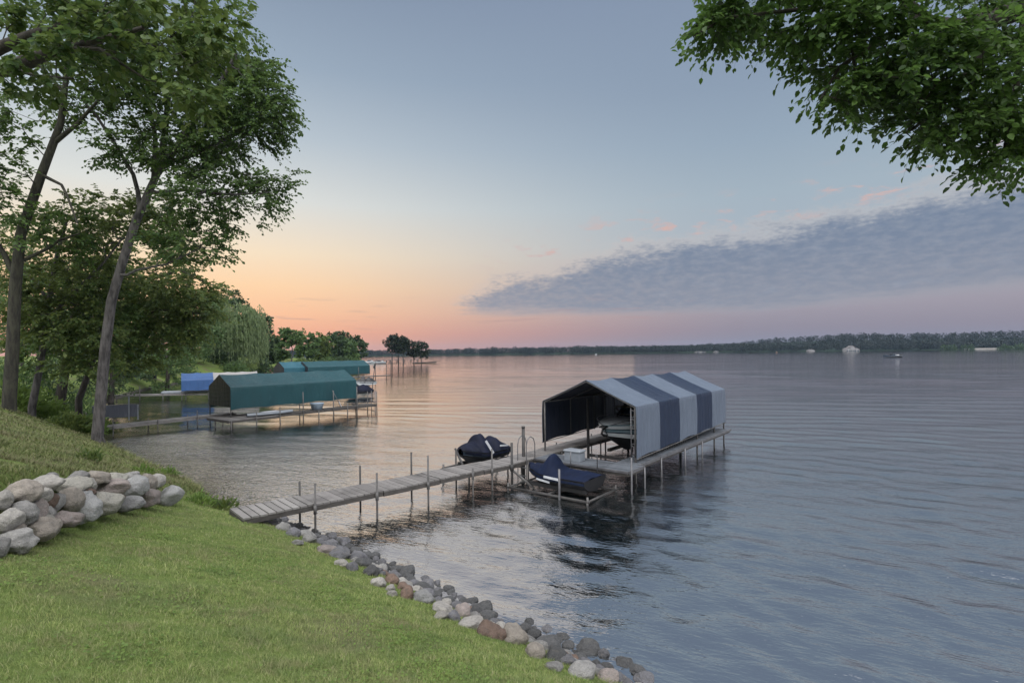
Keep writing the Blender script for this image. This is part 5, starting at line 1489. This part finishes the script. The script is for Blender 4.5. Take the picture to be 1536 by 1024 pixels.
mb = MB(); mb.beam((L1 * .42, -.585, .44), (L1 * .66, -.60, .42), .02, .06); mb.beam((L1 * .28, -.50, .33), (L1 * .5, -.56, .3), .02, .05); mb.build('side_stripe', 'cover_stripe', pw)
mb = MB(); mb.tube([(L1 * .62, .1, .6), (L1 * .62, .1, 1.05)], .014, 6); mb.tube([(L1 * .9, .5, .5), (L1 * .9, .5, .95), (L1 * .93, .3, .98)], .014, 6); mb.build('tie_pole', 'aluminium', pw)
c2 = Vector((-.98, 16.5)); a2 = angA + .12
q0 = c2 - Vector((math.cos(a2), math.sin(a2))) * .92
pw2 = watercraft('personal_watercraft', 'watercraft under a crumpled dark navy cover with two humps behind the dock', (q0.x, q0.y, .3), a2, 1.85,
    [(0, .04), (.1, .16), (.28, .26), (.36, .5), (.46, .5), (.5, .27), (.62, .25), (.72, .37), (.78, .34), (.86, .2), (1, .08)], [(0, .2), (.12, .75), (.3, 1.05), (.8, 1.05), (1, .85)], 'cover_darknavy', ['hull_black', 'hull_line'])
mb = MB(); mb.beam((.62, -.46, .82), (.86, -.55, .42), .015, .07); mb.build('strap', 'cover_stripe', pw2)
mb = MB(); mb.beam((1.2, -.52, .6), (1.6, -.5, .56), .015, .05); mb.build('strap', 'cover_stripe', pw2)

def lift_frame(label, loc, ang, L, W, z, legs=True, mast=None):
    root = empty('watercraft_lift', (loc[0], loc[1], 0), ang, label, 'watercraft lift', None)
    for y in (-W / 2, W / 2):
        b = MB(); b.tube([(-.25, y, z), (L + .15, y, z)], .035, 6); b.build('side_rail', 'post_dark', root)
    for x in (-.2, L * .5, L + .1):
        b = MB(); b.tube([(x, -W / 2, z), (x, W / 2, z)], .03, 6); b.build('cross_tube', 'post_dark', root)
    for x in (-.2, L + .1):
        for y in (-W / 2, W / 2):
            b = MB(); b.tube([(x, y, -.6), (x, y, z + .12)], .03, 6); b.build('leg', 'galvanised', root)
    for y in (-.3, .3):
        b = MB(); b.beam((.2, y, z + .1), (L - .2, y, z + .1), .1, .1); b.build('bunk', 'black_rubber', root)
    if mast:
        b = MB(); b.tube([(mast[0], mast[1], -.4), (mast[0], mast[1], mast[2])], .03, 8); b.build('mast', 'aluminium', root)
    return root
lift_frame('low tubular lift frame just above the water under the royal navy watercraft', (q1.x, q1.y), a1, L1 + .1, 1.5, .05, True, (L1 * .72, -.8, .78))
lift_frame('dark lift frame under the crumpled dark navy watercraft', (q0.x, q0.y), a2, 2.1, 1.1, .3, True)
mb = MB(); mb.tube([(*wC(-1.15, 3.0), .42), (*(q1 - Vector((-.1, .5))), .02)], .035, 8); o = mb.build('lift_arm', 'galvanised'); tag(o, 'sloping steel arm from the dock down to the royal navy watercraft\'s lift', 'steel arm')

# pale storage box on the front deck
bx = empty('storage_box', (*wC(.42, 1.95), ZD), angC, 'pale grey storage box on the deck in front of the striped canopy', 'storage box')
mb = MB(); mb.bbox((0, 0, .13), (.34, .54, .26), .03); mb.build('body', 'white_plastic', bx)
mb = MB(); mb.bbox((0, 0, .29), (.38, .58, .05), .02); mb.build('lid', 'white_plastic', bx)
# ------------------------------------------------------------------ neighbours' docks and canopies
uT = Vector((.6, .8)); angT = math.atan2(.8, .6); vT = Vector((-.8, .6))
TA = Vector((-15.0, 28.0))
def wT(x, y): return TA + uT * x + vT * y
LT = 8.0; WT = 2.5
teal = shelter('boat_canopy', 'large teal boat canopy nearest across the bay, with an open dark end', wT(0, 0), angT, LT, WT, .9, 2.1, 2.76, [0] * 4, ['canvas_teal'],
    [(.03, .03, 2.1), (.03, WT - .03, 2.1), (LT - .03, .03, 2.1), (LT - .03, WT - .03, 2.1), (LT * .5, .03, 1.0)], None, .9, gable_front=('canvas_black', 1.05), gable_back=('canvas_teal', .95))  # flat black panel closes the near end
mb = MB()
for k in range(6): mb.tube([(-.02, .05, 1.15 + k * .22), (-.02, WT - .05, 1.15 + k * .22)], .012, 5)
mb.build('end_slats', 'seat_dark', teal)
td = empty('dock', (*wT(0, 0), 0), angT, 'dark weathered dock along the large teal canopy', 'dock')
dock_section(td, -.7, 2.0, -1.3, 1.2, .5, 'wood_grey', .18, .02)
for a, b in [(2.0, 5.0), (5.0, 8.0), (8.0, 8.9)]: dock_section(td, a + .01, b - .01, -.95, -.05, .5, 'wood_dark', .18, .02, True, 'wood_dark')
for x, y, t_ in [(-.6, -1.35, .5), (.7, -1.35, .9), (2.0, -1.35, .95), (3.6, -1.0, 1.65), (5.6, -1.0, 1.6), (7.3, -1.0, 1.75), (6.6, -1.0, .75), (8.85, -1.0, 1.3), (8.85, -.05, 1.3), (8.0, -.05, .9), (4.6, -1.0, .5), (-.6, .4, .5)]:
    dock_post(td, x, y, -.6, t_, .03, 'galvanised', None)
nd = empty('dock', (-20.6, 23.4, 0), math.atan2(.85, .53), 'pale narrow walkway from the shady bank to the large teal canopy', 'dock')
Ln = 8.3
for k in range(4): dock_section(nd, k * Ln / 4 + .01, (k + 1) * Ln / 4 - .01, -.45, .45, .5, 'plank_pale', .18, .02, True, 'plank_pale')
for k in range(5): dock_post(nd, .3 + k * Ln / 4.3, -.5, -.6, .62 + .25 * (k % 2), .025, 'galvanised'); dock_post(nd, .3 + k * Ln / 4.3, .5, -.6, .6, .025, 'galvanised')
# things on the teal canopy's dock
t_ = empty('tub', (*wT(4.8, -.5), .5), angT, 'pale blue tub on the dock beside the large teal canopy', 'tub')
mb = MB(); mb.tube([(0, 0, 0), (0, 0, .36), (0, 0, .37)], [.3, .38, .4], 14, True); mb.tube([(0, 0, .37), (0, 0, .40)], [.41, .41], 14, True); mb.build('body', 'tub_blue', t_)
mb = MB(); mb.tube([(.4, -.12, .3), (.48, 0, .28), (.4, .12, .3)], .02, 5); mb.build('handle', 'tub_blue', t_)
pd = empty('paddle', (*wT(6.5, -.12), .52), angT, 'pale paddle leaning against the side of the large teal canopy', 'paddle')
mb = MB(); mb.tube([(0, -.35, 0), (-.42, -.06, 1.05)], .02, 6); mb.build('shaft', 'aluminium', pd)
mb = MB(); mb.beam((.02, -.36, -.0), (-.1, -.28, .34), .16, .03); mb.build('blade', 'cover_stripe', pd)
ky = empty('paddle_board', (*wT(.5, -.7), .5), angT, 'long white paddle board lying on the dock beside the large teal canopy', 'paddle board')
rows = []
for i in range(15):
    f = i / 14; w = .36 * math.sin(PI * min(.98, max(.02, f))) ** .5; rows.append([(2.6 * f, w * math.cos(a) , .1 + .09 * math.sin(a)) for a in [2 * PI * k / 10 for k in range(10)]])
mb = MB(); mb.grid(rows, True, True); mb.build('hull', 'white_plastic', ky)
mb = MB(); mb.box((1.3, 0, .2), (.9, .4, .02)); mb.build('deck_pad', 'cover_stripe', ky)
ld = empty('dock_ladder', (*wT(8.97, -.5), 0), angT, 'tall pale ladder at the lake end of the large teal canopy\'s dock', 'ladder')
for y in (-.2, .2):
    mb = MB(); mb.tube([(0, y, -.5), (0, y, 1.35)], .022, 6); mb.build('rail', 'aluminium', ld)
for k in range(5):
    mb = MB(); mb.tube([(0, -.2, .05 + k * .28), (0, .2, .05 + k * .28)], .018, 6); mb.build('rung', 'aluminium', ld)

# blue and cream canopy further back
BA = Vector(D(272, 580, 45).to_tuple()[:2])
bl = shelter('boat_canopy', 'boat canopy with a bright blue near part and cream far part', BA, math.atan2(.53, .85), 6.0, 2.6, .78, 1.72, 2.3, [0, 0, 1, 1, 1], ['canvas_blue', 'canvas_cream'],
    [(.03, .03, 1.7), (.03, 2.57, 1.7), (5.97, .03, 1.7), (5.97, 2.57, 1.7), (3.0, .03, 1.0)], gable_front=('canvas_blue', .85))
bd = empty('dock', (*P(172, 592, .5).to_tuple()[:2], 0), 0, 'thin pale far walkway leading to the blue and cream canopy', 'dock')
e_ = P(322, 589, .5) - P(172, 592, .5); bd.rotation_euler = (0, 0, math.atan2(e_.y, e_.x)); Lb = e_.length
for k in range(3): dock_section(bd, k * Lb / 3 + .01, (k + 1) * Lb / 3 - .01, -.4, .4, .5, 'plank_pale', .25, .02, True, 'plank_pale')
for k, tp in enumerate((.5, 1.2, .5, .5, 1.0)): dock_post(bd, .4 + k * Lb / 4.4, -.44, -.6, tp, .035, 'galvanised')
mb = MB(); mb.bbox((0, 0, .62), (4.2, .9, .2), .08); o = mb.build('float', 'white_plastic'); q = P(284, 587, .62); o.location = (q.x, q.y, 0); o.rotation_euler = (0, 0, .35)
tag(o, 'long white float beside the near end of the blue and cream canopy', 'float')

# grey panelled bench on the near walkway
q = P(182, 632, .5)
bn = empty('dock_bench', (q.x - .5, q.y + .3, .5), .55, 'grey backed bench with a pale top rail at the shore end of the pale walkway', 'bench')
mb = MB(); mb.box((0, 0, .48), (1.9, .05, .62)); mb.build('backrest', 'canvas_slate', bn)
mb = MB(); mb.tube([(-.98, 0, .8), (.8, 0, .82), (.95, 0, .76), (.98, 0, .5)], .03, 6); mb.build('top_rail', 'aluminium', bn)
mb = MB(); mb.box((0, .28, .28), (1.8, .5, .05)); mb.build('seat', 'plank_pale', bn)
for x in (-.85, .55, .93):
    mb = MB(); mb.box((x, -.04, .4 if x != .55 else .62), (.06, .05, .8 if x != .55 else 1.24)); mb.build('leg', 'white_plastic', bn)

# far teal pair
tt = Vector(D(462, 560, 72).to_tuple()[:2])
shelter('boat_canopy', 'long dark teal boat canopy furthest out, behind the large teal one', tt, angT - .02, 10.2, 3.0, .8, 2.05, 2.85, [0] * 4, ['canvas_teal'],
    [(.03, .03, 2.0), (.03, 2.97, 2.0), (10.1, .03, 2.0), (10.1, 2.97, 2.0)], gable_front=('canvas_black', .9))
t2 = Vector(D(426, 560, 70).to_tuple()[:2])
shelter('boat_canopy', 'short lighter teal boat canopy joined to the left of the long dark teal one', t2, angT, 3.7, 2.6, .8, 2.05, 2.85, [0, 0], ['canvas_teal_light'],
    [(.03, .03, 2.0), (.03, 2.57, 2.0), (3.6, .03, 2.0), (3.6, 2.57, 2.0)], gable_front=('canvas_black', .9))
fd = empty('dock', (*(tt + uT * 1.0 - vT * 1.2), 0), angT, 'far dock with tall thin posts beyond the large teal canopy', 'dock')
dock_section(fd, 0, 6, -.5, .5, .5, 'wood_grey', .3, .02); dock_section(fd, 6.02, 12, -.5, .5, .5, 'wood_grey', .3, .02)
for x, y, tp in [(3, -.55, 1.2), (6, -.55, 1.9), (9, -.55, 2.6), (12, -.55, 2.7), (12, .55, 2.0)]: dock_post(fd, x, y, -.6, tp, .05, 'post_dark')
p0 = D(557, 582, 52); mb = MB(); mb.tube([(p0.x, 52, -.5), (D(562, 549, 52).x, 52, D(562, 549, 52).z)], .04, 6); mb.tube([(D(561, 552, 52).x, 52, D(561, 552, 52).z), (D(563, 545, 52).x, 52, D(563, 545, 52).z)], .11, 6)
o = mb.build('leaning_marker', 'post_dark'); tag(o, 'tall leaning pole with a dark top at the lake side of the far dock', 'pole')
for i, (px, py, t, L, cm, hm, lab) in enumerate([
    (534, 584, 47, 2.6, 'cover_darknavy', 'hull_black', 'dark watercraft at the lake end of the far dock behind the large teal canopy'),
    (548, 573, 57, 2.2, 'black_rubber', 'hull_white', 'white hulled watercraft with a black seat on the far dock\'s lift')]):
    q = D(px, py, t)
    w_ = watercraft('personal_watercraft', lab, (q.x - .8, t - .8, .1 if i == 0 else .3), .75, L, [(0, .05), (.2, .25), (.4, .7), (.5, .35), (.7, .5), (.85, .4), (1, .1)], [(0, .2), (.2, .8), (.6, 1.1), (1, 1.0)], cm, [hm, 'hull_line'])
# pale deck added in place of bright water, and boats at the point
pr = empty('pale_strip', (*D(552, 540, 236).to_tuple()[:2], 0), .0, 'long low pale deck standing in for bright water off the far point', 'pale_strip')
dock_section(pr, 0, 11, -1.2, 1.2, 1.1, 'white_plastic', .6, .02, True, 'post_dark'); dock_section(pr, 11.02, 23, -1.2, 1.2, 1.1, 'white_plastic', .6, .02, True, 'post_dark')
for k in range(8): dock_post(pr, .5 + k * 3.1, -1.2, -.6, 1.0, .14, 'post_dark'); dock_post(pr, .5 + k * 3.1, 1.2, -.6, 1.0, .14, 'post_dark')
def small_boat(label, px, py, t, L, ang, mats, cabin=True, group=None):
    q = D(px, py, t); root = empty('motorboat', (q.x, t, -.05), ang, label, 'boat', group)
    secs = []
    for i in range(9):
        f = i / 8; b = max(.03, .19 * L * min(1, f / .45) ** .6)
        secs.append((L * (f - .5), [(0, .0 + .3 * (1 - f) ** 2), (b * .8, .25), (b, .75 + .25 * (1 - f) ** 1.5)]))
    hb = MB(); loft(hb, secs, [1, 0]); tp = secs[-1][1]; hb.add([(L / 2, y, z) for y, z in tp] + [(L / 2, -y, z) for y, z in tp[::-1]], [list(range(2 * len(tp)))])
    hb.grid([[(x, y * p[-1][0], p[-1][1] - .05) for y in (-1, 0, 1)] for x, p in secs], True)
    hb.build('hull', mats, root)
    if cabin:
        mb = MB(); mb.bbox((L * .02, 0, 1.0), (L * .22, .2 * L, .5), .1); mb.build('console', 'hull_line', root)
        mb = MB(); mb.bbox((L * .26, 0, .95), (L * .14, .24 * L, .35), .08); mb.build('seat', 'cover_stripe', root)
    mb = MB(); mb.bbox((L * .53, 0, .75), (.45, .4, .7), .1); mb.build('outboard', 'black_rubber', root)
    return root
small_boat('small dark open motorboat alone far out on the right of the lake', 1338, 536, 207, 7.0, .0, ['hull_line', 'hull_black'])
small_boat('white boat moored at the root of the far pale deck', 568, 545, 205, 5.5, .2, ['hull_white', 'hull_line'], True)
small_boat('pale boat at the shore beside the far pale deck', 553, 542, 214, 5, .5, ['hull_white', 'hull_teal'], True)
small_boat('tiny white boat near the distant shore, middle of the lake', 894, 530, 560, 6, 1.4, ['hull_white', 'hull_white'], False)
raft = MB(); raft.box((0, 0, .35), (9, 2.0, .16)); raft.box((0, 0, .15), (8.6, 1.6, .26)); raft.box((4.4, 0, .55), (3.0, 1.8, .1))
o = raft.build('swim_raft', 'wood_dark'); q = D(637, 545, 198); o.location = (q.x, 198, 0); o.rotation_euler = (0, -.03, .1); tag(o, 'dark low raft in the water right of the dark trees off the point', 'raft')
by = MB(); by.tube([(0, 0, -.3), (0, 0, .5), (0, 0, 1.1), (0, 0, 1.4)], [.7, .8, .6, .1], 10)
o = by.build('buoy', 'stone_rust'); q = D(1165, 528, 520); o.location = (q.x, 520, 0); tag(o, 'tiny reddish buoy near the distant shore right of the striped canopy', 'buoy')
# terrace wall with dark posts on the far lawn and a garden fence
tw = empty('terrace_fence', (*D(170, 566, 58).to_tuple()[:2], 0), 0, 'low green fence with dark posts along the far lawn\'s edge', 'fence')
pA_, pB_ = D(168, 566, 58), D(232, 562, 68)
n = 13
for k in range(n):
    f = k / (n - 1); x = pA_.x + (pB_.x - pA_.x) * f; y = pA_.y + (pB_.y - pA_.y) * f; z = gz1(x, y)
    mb = MB(); mb.box((x - tw.location.x, y - tw.location.y, z + .3), (.3, .3, .9)); mb.build('post', 'hull_black', tw)
mb = MB(); a = Vector((pA_.x - tw.location.x, pA_.y - tw.location.y, gz1(pA_.x, pA_.y) + .75)); b = Vector((pB_.x - tw.location.x, pB_.y - tw.location.y, gz1(pB_.x, pB_.y) + .75))
mb.beam(a, b, .25, .16); mb.build('top_rail', 'green_paint', tw)
